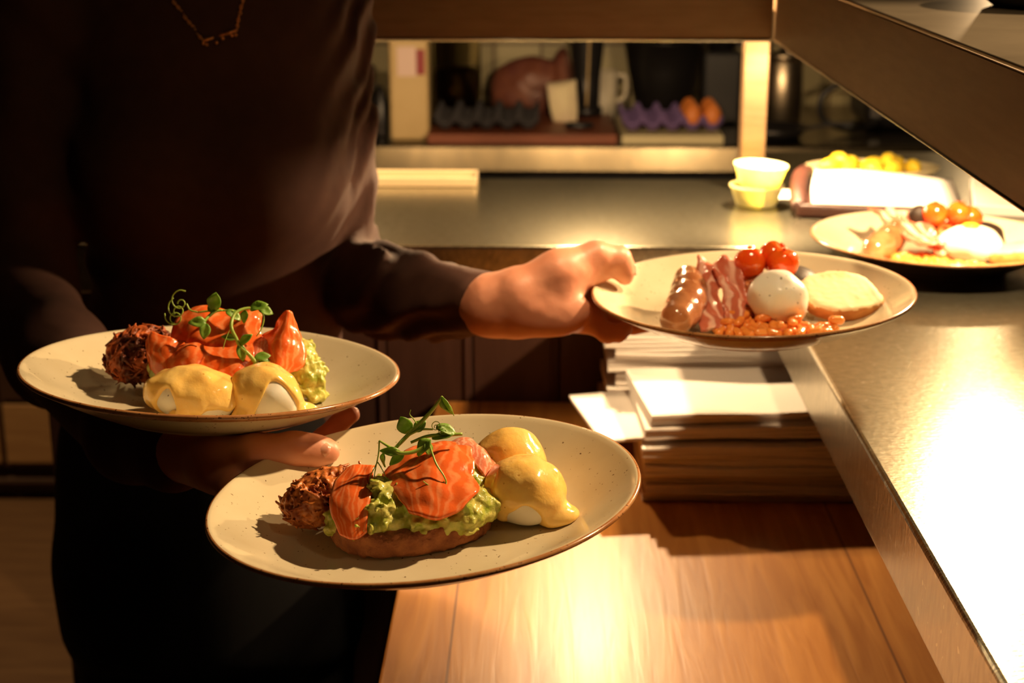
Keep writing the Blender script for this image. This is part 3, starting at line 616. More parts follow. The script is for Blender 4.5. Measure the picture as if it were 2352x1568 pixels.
shoot('pea shoot garnish with round leaves and drooping stem on the plate on the forearm', 'back',
      [([(-.006, -.012, .062), (-.003, -.006, .0665), (.001, 0, .070), (.006, .002, .071)], [.0008, .0011, .0012, .0009]),
       ([(.034, .0, .074), (.024, -.004, .0745), (.0175, -.010, .0715), (.0165, -.018, .064), (.0205, -.020, .056), (.024, -.021, .050), (.030, -.021, .045), (.0355, -.021, .0385)], [.0008, .0011, .0012, .0013, .0013, .0014, .0014, .0016]),
       ([(.034, -.001, .074), (.037, -.004, .068), (.036, -.008, .061), (.033, -.010, .056)], [.0007, .0006, .0005, .0004]),
       ([(-.012, .004, .068), (.0, .004, .070), (.014, .002, .071)], [.0006, .0008, .0007])],
      [((.0005, 0, .071), (.1, -.1, 1), (-.3, -1, .1), .013, .013, .3, .1), ((.002, .0, .070), (-.6, .2, .6), (-.3, -1, .3), .009, .009), ((.009, .001, .0705), (1, -.2, -.3), (0, -.6, 1), .012, .009),
       ((.027, -.003, .0735), (.8, -.2, .5), (-.2, -.7, .8), .013, .010), ((.033, -.002, .074), (1, -.1, -.1), (-.1, -.7, .8), .010, .009), ((.024, -.004, .073), (-.2, -.3, -1), (-.3, -1, .2), .009, .007),
       ((-.003, -.010, .064), (-1, -.4, .1), (0, -.9, .5), .012, .009), ((-.002, -.014, .064), (-.1, -.4, -1), (.2, -1, .3), .011, .009, .4, .1),
       ((.0205, -.020, .056), (-1, -.2, .2), (0, -.9, .6), .010, .006), ((.024, -.021, .052), (.6, -.3, .8), (-.5, -.8, .4), .011, .008), ((.023, -.021, .052), (.4, -.4, -1), (.4, -1, .2), .012, .008), ((.034, -.020, .042), (1, .1, .4), (-.3, -.8, .6), .011, .008), ((.036, -.018, .040), (1, .5, .2), (-.3, -.8, .6), .009, .007)],
      [(curl((-.026 - i * .002, .008, .076 - i * .006), .007, 1.3, .004, ax=1.0 + i), .0005) for i in range(3)] + [([(-.012, .004, .068), (-.018, .006, .069), (-.021, .008, .073)], .0006), ([(.0165, -.018, .064), (.014, -.024, .056), (.013, -.028, .050)], .0003)])

# ------------------------------------------------------------------ English breakfast builders (right and far plates)
def sausage(label, k, loc, rz, rx=0, s=1.0):
    P = [(0, -.044, .016), (.002, -.024, .0155), (.0025, 0, .0155), (.001, .022, .0155), (-.003, .043, .017)]
    F = Field.cube((-.028, -.066, -.004), (.028, .066, .038), .0013); X, Y, Z = F.grids()
    F.chain(P, [.0135, .0155, .016, .0155, .013], .004); F.cap((0, -.054, .0165), P[0], .003, .008, .006); F.cap((-.005, .052, .019), P[-1], .003, .008, .006)
    F.D = F.D + (.0007 * vn(X, Y, Z, 45, 3) + .0003 * vn(X, Y, Z, 180, 4)).astype(np.float32)
    v, f = F.mesh(); return put(tag(mk('sausage', v * s, f, M['sausage']), label, 'sausage'), k, loc, rz, rx)
def bacon(label, k, L, W, loc, rz, rise, seed):
    ctrl = []
    for i in range(9):
        t = i / 8; row = []
        for j in range(5):
            s = j / 4 - .5
            row.append((s * W * 1.25 * (1 + .15 * math.sin(5 * t + seed)) + .003 * math.sin(7 * t + seed), (t - .5) * L, .004 + rise * t ** 1.3 + .0028 * math.sin(9 * t + 5 * s + seed) * (.5 + t) + .003 * abs(s) * 2 * math.sin(13 * t + seed)))
        ctrl.append(row)
    o = slice_('bacon_rasher', ctrl, M['bacon'], .003, seed=seed, amp=.0016); return put(tag(o, label, 'bacon'), k, loc, rz)
def tomato_mesh():
    F = Field.cube((-.017, -.017, -.003), (.017, .017, .031), .0012); X, Y, Z = F.grids()
    F.ell((0, 0, .0135), (.0135, .0135, .0135), 0); F.ell((0, 0, .029), (.006, .006, .004), .004, op=lambda a, b, k_: smax(a, -b, k_))
    F.D = F.D + (.0006 * vn(X, Y, Z, 120, 5)).astype(np.float32); v, f = F.mesh(); o = mk('cherry_tomato', v, f, M['tomato'])
    v, f = lathe([(0, .0255), (.0022, .0258), (.0026, .027), (.0, .0274)], 8); c = mk('stem_scar', v, f, M['sauce'], o); return o
TOM = tomato_mesh(); used = [False]
def tomato(label, k, loc, rz, rx, s=1):
    if not used[0]: o = TOM; used[0] = True
    else:
        o = TOM.copy(); COL.objects.link(o)
        for ch in TOM.children: c = ch.copy(); COL.objects.link(c); c.parent = o
    put(o, k, loc, rz, rx); o.scale = (s, s, s); return tag(o, label, 'tomato', 'roasted cherry tomatoes')
def bean_mesh():
    F = Field.cube((-.009, -.007, -.006), (.009, .007, .006), .0008)
    F.ell((-.0028, .0004, 0), (.0040, .0036, .0034), 0); F.ell((.0028, .0004, 0), (.0042, .0037, .0034), .003); F.ell((0, .0052, 0), (.0022, .0022, .003), .002, op=lambda a, b, k_: smax(a, -b, k_))
    v, f = F.mesh(); return mk('baked_bean', v, f, M['bean'])
BEAN = bean_mesh(); bused = [False]
def beans(k, pts, label, group, rnd):
    for (x, y, z) in pts:
        if not bused[0]: o = BEAN; bused[0] = True
        else: o = BEAN.copy(); COL.objects.link(o)
        put(o, k, (x, y, z), rnd.uniform(0, 360), rnd.uniform(-50, 50), rnd.uniform(-20, 20)); s = rnd.uniform(.9, 1.12); o.scale = (s, s, s)
        tag(o, label, 'bean', group)
def puddle(k, blobs, seed, label):
    lo = np.min([np.array(b[0]) - np.array(b[1]) for b in blobs], 0) - .006; hi = np.max([np.array(b[0]) + np.array(b[1]) for b in blobs], 0) + .006
    F = Field.cube(lo, hi, .0012); X, Y, Z = F.grids()
    for c, r in blobs: F.ell(c, r, .008)
    F.D = F.D + (.0010 * vn(X, Y, Z, 120, seed)).astype(np.float32); F.D = smax(F.D, (S + .0002 - Z + 0 * X + 0 * Y).astype(np.float32), .0005)
    v, f = F.mesh(); return put(tag(mk('bean_sauce', v, f, M['sauce']), label, 'sauce'), k)
def mushroom(label, k, loc, rz, rx, s=1):
    v, f = lathe([(0, .014), (.010, .0135), (.018, .010), (.0215, .004), (.0205, .001), (.016, .0015), (.009, .004), (.0055, .003), (.005, -.008), (.0, -.0085)], 28)
    v = np.array(v); v[:, 0] *= 1 + .08 * np.sin(v[:, 1] * 200); v *= s
    return put(tag(mk('roasted_mushroom', v, f, M['mush']), label, 'mushroom'), k, loc, rz, rx)
rnd = random.Random(12)
def scatter(rg, n, rnd, dmin=.0075, bad=()):
    out = []
    for _ in range(4000):
        if len(out) >= n: break
        (c, r) = rnd.choice(rg); a = rnd.uniform(0, 6.283); q = math.sqrt(rnd.random())
        x, y = c[0] + r[0] * q * math.cos(a), c[1] + r[1] * q * math.sin(a)
        if any((x - bx) ** 2 + (y - by) ** 2 < br * br for bx, by, br in bad): continue
        z = max(S + .0042, surf(math.hypot(x, y)) + .0042)
        lay = 0
        if any((x - p[0]) ** 2 + (y - p[1]) ** 2 < dmin ** 2 for p in out): continue
        out.append((x, y, z))
    return out
def surf(r):
    pts = [(0, .006), (.072, .006), (.084, .0062), (.092, .0078), (.10, .0112), (.11, .0168), (.12, .0228), (.1285, .0282)]
    for (a, b), (c, d) in zip(pts, pts[1:]):
        if r <= c: return b + (d - b) * (r - a) / (c - a)
    return .029
# right plate
sausage('glossy brown sausage at the left of the plate held by the thumb', 'right', (-.057, -.010, S + .004), -14, 5)
bacon('left streaky bacon rasher beside the sausage on the plate held by the thumb', 'right', .090, .018, (-.036, -.005, S), -3, .034, 1)
bacon('right bacon rasher beside the tomatoes on the plate held by the thumb', 'right', .088, .015, (-.017, -.006, S), 2, .036, 4)
put(tag(rosti('hash_brown', (.024, .020, .0155), 35, M['hash'], 110), 'orange hash brown under the cherry tomatoes on the plate held by the thumb', 'hash brown'), 'right', (.012, .026, S))
for i, (p, lb) in enumerate([((.002, .024, .0335), 'left cherry tomato'), ((.0275, .024, .033), 'right cherry tomato'), ((.0155, .036, .038), 'rear topmost cherry tomato')]):
    tomato(lb + ' of three on the plate held by the thumb', 'right', p, 40 * i, 25 * (i - 1) + 10, 1.0)
mushroom('dark roasted mushroom tucked behind the peppered egg on the plate held by the thumb', 'right', (.043, .036, .022), 20, 35, .9)
F = egg('e', (.0235, .0225, .0225), 71, None, .0014); v, f = F.mesh()
put(tag(mk('poached_egg', v, f, M['egg_pep']), 'peppered plain poached egg in the middle of the plate held by the thumb', 'egg'), 'right', (.018, -.020, S))
put(tag(bread('toast', .036, .029, .013, 14, M['crust'], crumb=M['crumb']), 'pale golden toast slice leaning at the right of the plate held by the thumb', 'toast'), 'right', (.074, .008, S + .0095), 16, 21, 0)
puddle('right', [((-.006, -.045, S), (.030, .018, .004)), ((.030, -.052, S), (.034, .014, .004)), ((.010, -.010, S), (.03, .03, .003))], 3, 'tomato sauce around the beans on the plate held by the thumb')
bd = scatter([((-.010, -.043), (.028, .018)), ((.030, -.054), (.034, .011)), ((-.012, -.012), (.012, .018))], 62, rnd, .0068, [(.018, -.020, .021), (-.060, -.02, .016)])
beans('right', bd + [(x + .002, y + .002, z + .0055) for x, y, z in bd[::4]], 'orange baked bean in tomato sauce on the plate held by the thumb', 'baked beans on the plate held by the thumb', rnd)
# far plate
sausage('brown sausage on the plate standing on the steel counter', 'far', (-.050, .010, S + .003), -30, 4)
bacon('upper pale bacon rasher over the sausage on the plate on the counter', 'far', .095, .022, (-.030, .012, S + .016), 28, .020, 2)
bacon('lower pink bacon rasher behind the beans on the plate on the counter', 'far', .085, .018, (-.006, .014, S + .006), 18, .026, 6)
put(tag(rosti('hash_brown', (.024, .020, .0155), 45, M['hash'], 60), 'hash brown under the tomatoes on the plate on the counter', 'hash brown'), 'far', (.022, .036, S))
for i, (p, lb) in enumerate([((.006, .034, .034), 'left roasted tomato'), ((.026, .030, .036), 'middle roasted tomato'), ((.042, .036, .030), 'right roasted tomato')]):
    tomato(lb + ' on the brightly lit plate standing on the counter', 'far', p, 70 * i, 20 * i, 1.02)
mushroom('grey roasted mushroom at the back right of the plate on the counter', 'far', (.064, .032, .020), 20, 30, 1.0)
mushroom('small black mushroom between bacon and tomatoes on the plate on the counter', 'far', (-.010, .042, .044), 0, 80, .55)
F = egg('e', (.034, .026, .019), 77, None, .0016); v, f = F.mesh(); eg = mk('poached_egg', v, f, M['egg']); put(tag(eg, 'large white poached egg in the middle of the plate on the counter', 'egg'), 'far', (.034, -.010, S))
v, f = lathe([(0, .0405), (.006, .0402), (.009, .0385), (.0095, .037), (0, .035)], 20); mk('yolk', v, f, M['lemon'], eg)
put(tag(bread('toast', .036, .028, .013, 24, M['crust'], crumb=M['crumb']), 'pale toast slice at the right edge of the plate on the counter', 'toast'), 'far', (.086, -.032, S + .0078), -20, 0, -12)
puddle('far', [((-.020, -.030, S), (.032, .024, .004)), ((.008, -.052, S), (.030, .016, .004))], 8, 'bean sauce spread on the plate on the counter')
bd = scatter([((-.022, -.028), (.030, .024)), ((.008, -.052), (.028, .014))], 52, rnd, .0072, [(.034, -.010, .026)])
beans('far', bd, 'pale orange baked bean on the plate standing on the counter', 'baked beans on the plate on the counter', rnd)

# ------------------------------------------------------------------ person
def axis_(spans):
    out = []
    for a, b, h in spans: out += list(np.arange(a, b - 1e-6, h))
    return out + [spans[-1][1]]
HX, HY, HZ = -.33, 1.475, 0
body = Field(axis_([(-.62, -.32, .008), (-.32, -.085, .002), (-.085, -.06, .006), (-.06, .135, .002)]),
             axis_([(.86, 1.09, .002), (1.09, 1.21, .006), (1.21, 1.33, .002), (1.33, 1.70, .008)]),
             axis_([(0, .96, .010), (.96, 1.12, .002), (1.12, 1.70, .007)]))
B = body
# trunk, neck, head, legs (mostly under clothes)
def loft(tab):
    zs = np.array([t[0] for t in tab]); T = np.array(tab, float)
    def fn(X, Y, Z):
        z = np.clip(Z, zs[0], zs[-1]); cx, cy, a, b = (np.interp(z.ravel(), zs, T[:, i]).reshape(z.shape) for i in range(1, 5))
        q = np.sqrt(((X - cx) / a) ** 2 + ((Y - cy) / b) ** 2); return smax((q - 1) * np.minimum(a, b), np.abs(Z - (zs[0] + zs[-1]) / 2) - (zs[-1] - zs[0]) / 2 + 0 * X, .03)
    return fn
def smooth_tab(t, n=6): return crom(t, n).tolist()
tr = smooth_tab([(.74, -.35, 1.48, .125, .095), (.86, -.345, 1.48, .122, .095), (.98, -.326, 1.475, .108, .08), (1.12, -.322, 1.475, .115, .085), (1.26, -.325, 1.49, .125, .08), (1.36, -.328, 1.505, .06, .055)])
B.put(loft(tr), (-.60, 1.34, .7), (-.05, 1.62, 1.42), .02)
B.cap((-.42, 1.48, .80), (-.41, 1.48, .45), .070, .052, .02).cap((-.41, 1.48, .45), (-.405, 1.50, .08), .05, .036, .02).cap((-.405, 1.50, .05), (-.405, 1.40, .035), .034, .028, .02)
B.cap((-.275, 1.48, .80), (-.27, 1.48, .45), .070, .052, .02).cap((-.27, 1.48, .45), (-.265, 1.50, .08), .05, .036, .02).cap((-.265, 1.50, .05), (-.265, 1.40, .035), .034, .028, .02)
B.cap((-.328, 1.505, 1.32), (-.325, 1.485, 1.42), .050, .046, .02)
B.ell((-.323, 1.475, 1.53), (.072, .088, .095), .02).ell((-.322, 1.440, 1.475), (.052, .055, .052), .03)
B.cap((-.322, 1.392, 1.53), (-.322, 1.372, 1.502), .008, .013, .008)      # nose
B.cap((-.339, 1.388, 1.466), (-.305, 1.388, 1.466), .0055, .0055, .004)  # mouth
for sx in (-1, 1):
    B.ell((-.322 + sx * .031, 1.392, 1.537), (.013, .008, .008), .004); B.ell((-.323 + sx * .074, 1.48, 1.525), (.010, .018, .030), .006)
# shoulders and arms
B.chain([(-.41, 1.50, 1.30), (-.475, 1.485, 1.285), (-.492, 1.44, 1.17), (-.484, 1.365, 1.025)], [.040, .040, .036, .032], .01)
B.chain([(-.484, 1.365, 1.025), (-.42, 1.265, 1.003), (-.300, 1.065, 1.006)], [.032, .030, .0235], .01)
B.chain([(-.25, 1.52, 1.30), (-.222, 1.54, 1.27), (-.216, 1.535, 1.15), (-.2105, 1.500, 1.025)], [.038, .037, .033, .031], .01)
B.chain([(-.2105, 1.500, 1.025), (-.16, 1.43, 1.021), (-.105, 1.350, 1.034), (-.042, 1.262, 1.052)], [.032, .031, .028, .0245], .01)
# hand under the two near plates: heel, palm, thumb on the plate, three fingers below it, little finger up against the other plate
B.chain([(-.300, 1.065, 1.006), (-.270, 1.030, 1.010)], [.024, .021], .01)
for q, r in (((-.207, .950, 1.012), .011), ((-.203, .968, 1.010), .011), ((-.200, .987, 1.009), .011), ((-.202, 1.006, 1.008), .010)):
    B.chain([(-.272, 1.030, 1.010), q], [.018, r], .010)
B.chain([(-.262, 1.010, 1.014), (-.222, .972, 1.022), (-.193, .962, 1.031)], [.016, .0150, .0125], .012)
B.chain([(-.193, .962, 1.031), (-.1645, .964, 1.0325), (-.1515, .966, 1.0308), (-.1435, .967, 1.0300)], [.0124, .0116, .0102, .0082], .006)
B.chain([(-.207, .950, 1.012), (-.168, .920, .997), (-.135, .900, .9935), (-.110, .888, .9945)], [.0098, .0088, .0080, .0070], .003)
B.chain([(-.203, .968, 1.010), (-.160, .945, .995), (-.122, .930, .9935), (-.095, .922, .996)], [.0100, .0090, .0082, .0072], .003)
B.chain([(-.200, .987, 1.009), (-.155, .972, .995), (-.118, .960, .9945), (-.094, .953, .997)], [.0095, .0086, .0079, .0069], .003)
B.chain([(-.202, 1.006, 1.008), (-.175, 1.028, 1.000), (-.159, 1.044, 1.010), (-.1465, 1.047, 1.0215), (-.1370, 1.047, 1.0285)], [.0092, .0084, .0078, .0070, .0062], .003)
# outstretched hand: thumb on the rim, fingers curled under it
W2 = (-.042, 1.262, 1.052)
B.chain([W2, (-.020, 1.256, 1.0545)], [.0245, .0235], .012).chain([W2, (-.022, 1.262, 1.066)], [.019, .015], .012).chain([W2, (-.02, 1.257, 1.042)], [.019, .016], .012)
for q, r in (((.044, 1.318, 1.064), .0115), ((.048, 1.302, 1.054), .0120), ((.049, 1.283, 1.044), .0115), ((.046, 1.265, 1.036), .0105)):
    B.chain([(-.018, 1.260, 1.052), q], [.019, r], .012)
B.chain([(-.016, 1.254, 1.068), (.016, 1.262, 1.081), (.0475, 1.274, 1.094)], [.0165, .0170, .0118], .018)         # thumb root
B.chain([(.0475, 1.274, 1.094), (.0672, 1.281, 1.0895), (.0722, 1.285, 1.0785), (.0738, 1.288, 1.0715)], [.0114, .0100, .0090, .0072], .007)
B.ell((.016, 1.246, 1.052), (.028, .011, .015), .014).ell((.008, 1.246, 1.044), (.024, .012, .012), .014)              # pads of the palm
B.chain([(.018, 1.258, 1.074), (.050, 1.278, 1.078)], [.011, .009], .014)
B.chain([(.044, 1.318, 1.064), (.070, 1.322, 1.046), (.096, 1.315, 1.034), (.116, 1.308, 1.031)], [.0098, .0088, .0080, .0070], .003)
B.chain([(.048, 1.302, 1.054), (.072, 1.300, 1.038), (.098, 1.292, 1.0300), (.118, 1.285, 1.0300)], [.0100, .0090, .0082, .0072], .003)
B.chain([(.049, 1.283, 1.044), (.066, 1.281, 1.033), (.082, 1.280, 1.0300), (.095, 1.279, 1.0310)], [.0095, .0086, .0079, .0069], .003)
B.chain([(.046, 1.265, 1.036), (.058, 1.260, 1.0285), (.067, 1.260, 1.0285), (.0735, 1.263, 1.0315)], [.0090, .0084, .0078, .0066], .003)
v, f = body.mesh()
v = v + .0003 * np.stack([vn(v[:, 0], v[:, 1], v[:, 2], 140, 5 + i) for i in range(3)], 1)
person = tag(mk('person', v, f, M['skin']), 'person in a fitted brown long-sleeved top holding three plates of food', 'person')
def nail(c, d, up_, L, W, label):
    # push the nail out from the finger's axis to its skin
    c = np.array(c, float); u_ = np.array(Vector(up_).normalized())
    def dd(p): return body.D[np.argmin(np.abs(body.x - p[0])), np.argmin(np.abs(body.y - p[1])), np.argmin(np.abs(body.z - p[2]))]
    while dd(c) < 0: c = c + u_ * .0003
    c = c - u_ * .0002
    V, Fc = [], []
    for i in range(7):
        for j in range(7):
            a, b = i / 6 * 2 - 1, j / 6 * 2 - 1; r = max(abs(a), abs(b)); q = math.hypot(a, b); k_ = r / q if q > 1e-6 else 1
            x, y = a * k_ * (1 if q > 0 else 1), b * k_
            V.append((x * L / 2, y * W / 2, -.28 * W * y * y - .05 * L * x * x))
    for i in range(6):
        for j in range(6): s_ = i * 7 + j; Fc.append((s_, s_ + 7, s_ + 8, s_ + 1))
    d = Vector(d).normalized(); u = Vector(up_); y = u.cross(d).normalized(); z = d.cross(y); Rm = Matrix((d, y, z)).transposed()
    o = mk('thumbnail', [Rm @ Vector(q) + Vector(c) for q in V], Fc, M['nail'], person); solid(o, .0006); return o
nail((-.1470, .9664, 1.0302), (1, .05, -.12), (.05, -.86, .5), .0125, .0105, 'nail')
nail((.0725, 1.286, 1.0770), (.15, .25, -1), (1, -.35, .25), .011, .0095, 'nail')
# clothes
top = Field(axis_([(-.64, .0, .0045)]), axis_([(.98, 1.68, .0045)]), axis_([(.84, 1.42, .0045)]))
T = top
tab = smooth_tab([(.86, -.345, 1.478, .146, .118), (.92, -.335, 1.476, .134, .108), (.985, -.3255, 1.474, .1265, .098), (1.05, -.323, 1.472, .1255, .096), (1.12, -.320, 1.472, .133, .100), (1.20, -.320, 1.478, .140, .098), (1.27, -.322, 1.49, .142, .092), (1.33, -.326, 1.50, .115, .080), (1.37, -.328, 1.505, .068, .066)])
T.put(loft(tab), (-.60, 1.30, .80), (-.10, 1.66, 1.44), 0)
T.ell((-.260, 1.415, 1.135), (.060, .058, .062), .05).ell((-.372, 1.405, 1.135), (.062, .058, .062), .05)
T.chain([(-.41, 1.50, 1.30), (-.475, 1.485, 1.285), (-.492, 1.44, 1.17), (-.484, 1.365, 1.03)], [.058, .056, .050, .046], .03)
T.chain([(-.484, 1.365, 1.02), (-.42, 1.265, 1.003), (-.305, 1.072, 1.002), (-.262, 1.018, 1.008)], [.047, .041, .0325, .0285], .02)
T.chain([(-.25, 1.52, 1.305), (-.222, 1.54, 1.275), (-.216, 1.535, 1.15), (-.2105, 1.500, 1.03)], [.055, .050, .046, .045], .022)
T.chain([(-.2105, 1.500, 1.02), (-.16, 1.43, 1.021), (-.105, 1.350, 1.034), (-.050, 1.272, 1.0515)], [.046, .043, .037, .0285], .012)
X, Y, Z = T.grids()
# cloth folds: diagonal creases on both forearms, soft ones at the waist and the armpit
arm = (1 / (1 + np.exp(-(X + .185) / .010))) * (1 / (1 + np.exp((X + .075) / .012)))
T.D = T.D + (.0042 * arm * np.sin(225 * (X * .75 + (Z - 1.0) * -.62 + Y * .25) + 3 * vn(X, Y, Z, 18, 3)) + .0007 * arm * vn(X, Y, Z, 55, 8)).astype(np.float32)
la = 1 / (1 + np.exp((X + .42) / .010))
T.D = T.D + (.0024 * la * np.sin(120 * (Z * .7 + X * .5) + 3 * vn(X, Y, Z, 14, 6))).astype(np.float32)
wst = np.exp(-((Z - .955) / .05) ** 2) * (1 / (1 + np.exp(-(X + .235) / .015)))
T.D = T.D + (.0016 * wst * np.sin(150 * X + 40 * Z)).astype(np.float32)
v, f = top.mesh(); sw = tag(mk('long_sleeved_top', v, f, M['sweater'], person), 'brown long-sleeved jersey top')
pt = Field(axis_([(-.60, -.04, .007)]), axis_([(1.30, 1.66, .007)]), axis_([(.04, .94, .008)]))
pt.put(loft(smooth_tab([(.62, -.350, 1.48, .155, .120), (.74, -.352, 1.48, .156, .124), (.86, -.347, 1.479, .148, .120), (.925, -.333, 1.477, .132, .108)])), (-.60, 1.3, .5), (-.05, 1.66, 1.0), 0)
for cx in (-.425, -.275):
    pt.chain([(cx, 1.48, .70), (cx, 1.485, .45), (cx, 1.50, .10)], [.082, .066, .056], .03)
v, f = pt.mesh(); mk('trousers', v, f, M['trousers'], person)
for cx in (-.405, -.265):
    Sx = Field.cube((cx - .06, 1.32, -.01), (cx + .06, 1.58, .12), .005)
    Sx.chain([(cx, 1.535, .045), (cx, 1.46, .045), (cx, 1.385, .032)], [.044, .042, .032], .02)
    Xs, Ys, Zs = Sx.grids(); Sx.D = smax(Sx.D, (.001 - Zs + 0 * Xs + 0 * Ys).astype(np.float32), .004); v, f = Sx.mesh(); mk('shoe', v, f, M['black_plastic'], person)
hr = Field.cube((-.44, 1.38, 1.40), (-.20, 1.62, 1.68), .006)
hr.ell((-.323, 1.49, 1.545), (.082, .096, .098), 0).ell((-.323, 1.57, 1.56), (.045, .045, .045), .02); Xs, Ys, Zs = hr.grids()
hr.ell((-.323, 1.375, 1.51), (.064, .060, .075), .02, op=lambda a, b, k_: smax(a, -b, k_)); hr.D = hr.D + (.003 * vn(Xs, Ys, Zs, 60, 2)).astype(np.float32)
v, f = hr.mesh(); mk('hair', v, f, M['hair'], person)
for sx in (-1, 1):
    def ball(r0, c, sq=1):
        v_, f_ = lathe([(r0 * math.sin(math.pi * i / 12), -r0 * math.cos(math.pi * i / 12)) for i in range(13)], 20); return np.array(v_) * (1, sq, 1) + c, f_
    v, f = ball(.0108, (-.322 + sx * .031, 1.3945, 1.537)); e_ = mk('eye', v, f, M['paper'], person)
    v, f = ball(.0052, (-.322 + sx * .031, 1.3862, 1.537), .5); mk('iris', v, f, M['hair'], e_)
    v, f = tube([(-.322 + sx * .016, 1.3865, 1.553), (-.322 + sx * .032, 1.387, 1.558), (-.322 + sx * .050, 1.397, 1.553)], [.0025, .003, .0015], 8, 5); mk('eyebrow', v, f, M['hair'], person)
# necklace lying on the top
def front_y(x, z):
    """front surface of the chest (nearest Y of the clothed trunk)"""
    ix, iz = np.argmin(np.abs(top.x - x)), np.argmin(np.abs(top.z - z)); col = top.D[ix, :, iz]; k = np.argmax(col < 0)
    return float(top.y[k]) - .003
nk = empty('necklace', (-.31, 1.40, 1.26)); nk.parent = person; tag(nk, 'fine rose-gold chain necklace with a bar pendant')
def nl(P): return [(x, front_y(x, z), z) for x, z in P]
def lerp_path(a, b, n): return [(a[0] + (b[0] - a[0]) * i / n, a[1] + (b[1] - a[1]) * i / n) for i in range(n + 1)]
def chain_links(P, name):
    parts = []
    for i, (x, z) in enumerate(P):
        y = front_y(x, z); q = []
        for k in range(9):
            a = 2 * math.pi * k / 8; q.append((.0019 * math.cos(a), .0011 * math.sin(a)))
        dx, dz = (P[min(i + 1, len(P) - 1)][0] - P[max(i - 1, 0)][0]), (P[min(i + 1, len(P) - 1)][1] - P[max(i - 1, 0)][1]); L = math.hypot(dx, dz); dx, dz = dx / L, dz / L
        parts.append(tube([(x + a * dx - (b * dz if i % 2 else b * dz * .3), y - (0 if i % 2 else b), z + a * dz + (b * dx if i % 2 else b * dx * .3)) for a, b in q], .0006, 5, 1))
    v, f = cat_mesh(parts); return child_of(mk(name, v, f, M['gold']), nk)
chain_links(lerp_path((-.372, 1.345), (-.3075, 1.2635), 38), 'chain'); chain_links(lerp_path((-.262, 1.345), (-.2775, 1.272), 26), 'chain')
P = lerp_path((-.3075, 1.2625), (-.2775, 1.271), 9); parts = [tube(nl(P), [.0011 + .0006 * (i % 2) for i in range(10)], 8, 3)]
for i, (x, z) in enumerate(((-.3065, 1.2605), (-.3035, 1.2595), (-.2945, 1.2610), (-.2885, 1.265), (-.281, 1.267), (-.2775, 1.2675))):
    V_, F_ = lathe([(0, -.0016), (.0012, -.001), (.0016, 0), (.0012, .001), (0, .0016)], 10); y = front_y(x, z) - .001
    parts.append((np.array(V_) + (x, y, z), F_))
v, f = cat_mesh(parts); child_of(mk('pendant', v, f, M['gold']), nk)

# ------------------------------------------------------------------ menus stacked on the wooden counter
def menu(label, group, w_, d_, t_, loc, rz, seed, mat='paper', bow=.004, ply=3):
    """a folded paper menu: sheets one on another, slightly bowed, with a rounded fold along the near edge"""
    V, Fc = [], []; nx = 14; rnd_ = random.Random(seed); parts = []
    for s_ in range(ply):
        z0 = t_ * s_ / ply; off = rnd_.uniform(-.002, .002); th_ = t_ / ply * .93
        ring = [(-d_ / 2 + .0007, 0), (-d_ / 2 - .0, th_ * .5), (-d_ / 2 + .0007, th_), (d_ / 2, th_), (d_ / 2, 0)]
        V, Fc = [], []; n = len(ring)
        for i in range(nx + 1):
            u = i / nx; x = (u - .5) * w_; zz = z0 + bow * math.sin(math.pi * u + seed) * (s_ + 1) / ply * .5 + .0008 * math.sin(9 * u + seed * 2 + s_)
            for (y, z) in ring: V.append((x, y + off + .001 * math.sin(4 * u + seed), z + zz + .0009 * abs(bow) / .004))
        for i in range(nx):
            for k in range(n): a, b = i * n + k, i * n + (k + 1) % n; Fc.append((a, b, b + n, a + n))
        Fc.append(tuple(range(n))); Fc.append(tuple(range(nx * n + n - 1, nx * n - 1, -1))); parts.append((V, Fc))
    v, f = cat_mesh(parts); o = mk('menu', v, f, M[mat], smooth=False); o.location = loc; o.rotation_euler = (0, 0, math.radians(rz)); bm_fix(o)
    return tag(o, label, 'menu', group)
def bm_fix(o):
    bm = bmesh.new(); bm.from_mesh(o.data); bmesh.ops.recalc_face_normals(bm, faces=bm.faces); bm.to_mesh(o.data); bm.free()
G1, G2 = 'menus in the nearer pile', 'menus in the rear pile'
z = .8006
lowlab = 'one of the dim lower paper menus in the nearer pile on the wooden counter'
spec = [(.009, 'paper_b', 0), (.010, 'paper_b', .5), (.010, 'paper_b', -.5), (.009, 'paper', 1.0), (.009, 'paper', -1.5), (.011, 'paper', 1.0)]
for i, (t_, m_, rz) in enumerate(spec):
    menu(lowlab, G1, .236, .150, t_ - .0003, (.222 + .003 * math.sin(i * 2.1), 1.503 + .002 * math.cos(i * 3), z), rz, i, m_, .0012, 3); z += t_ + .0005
menu('loose white menu jutting out to the left from the nearer pile', None, .20, .145, .0035, (.145, 1.525, z), 12, 9, 'paper', .001, 1); z += .005
menu('second menu from the top of the nearer pile, under the bright white one', None, .225, .150, .011, (.214, 1.512, z), 3, 12, 'paper', .0012, 3); z += .0125
menu('topmost bright white menu on the nearer pile, squarely lit', None, .212, .150, .012, (.208, 1.524, z), 7, 15, 'paper', .001, 2)
z = .8006
for i in range(9):
    t_ = (.018, .015, .017, .014, .016, .013, .015, .012, .014)[i]
    menu('one of the white menus in the taller rear pile, behind the nearer pile', G2, .222, .115, t_ - .0004, (.188 + (.004, -.006, .007, -.004, .009, -.003, .006, -.008, .004)[i], 1.655 + .003 * math.sin(i * 1.7), z), (0, 2, -1, 1.5, -2, 1, 0, 2, -1)[i], i + 20, 'paper' if i > 2 else 'paper_b', .0012, 3); z += t_ + .0006

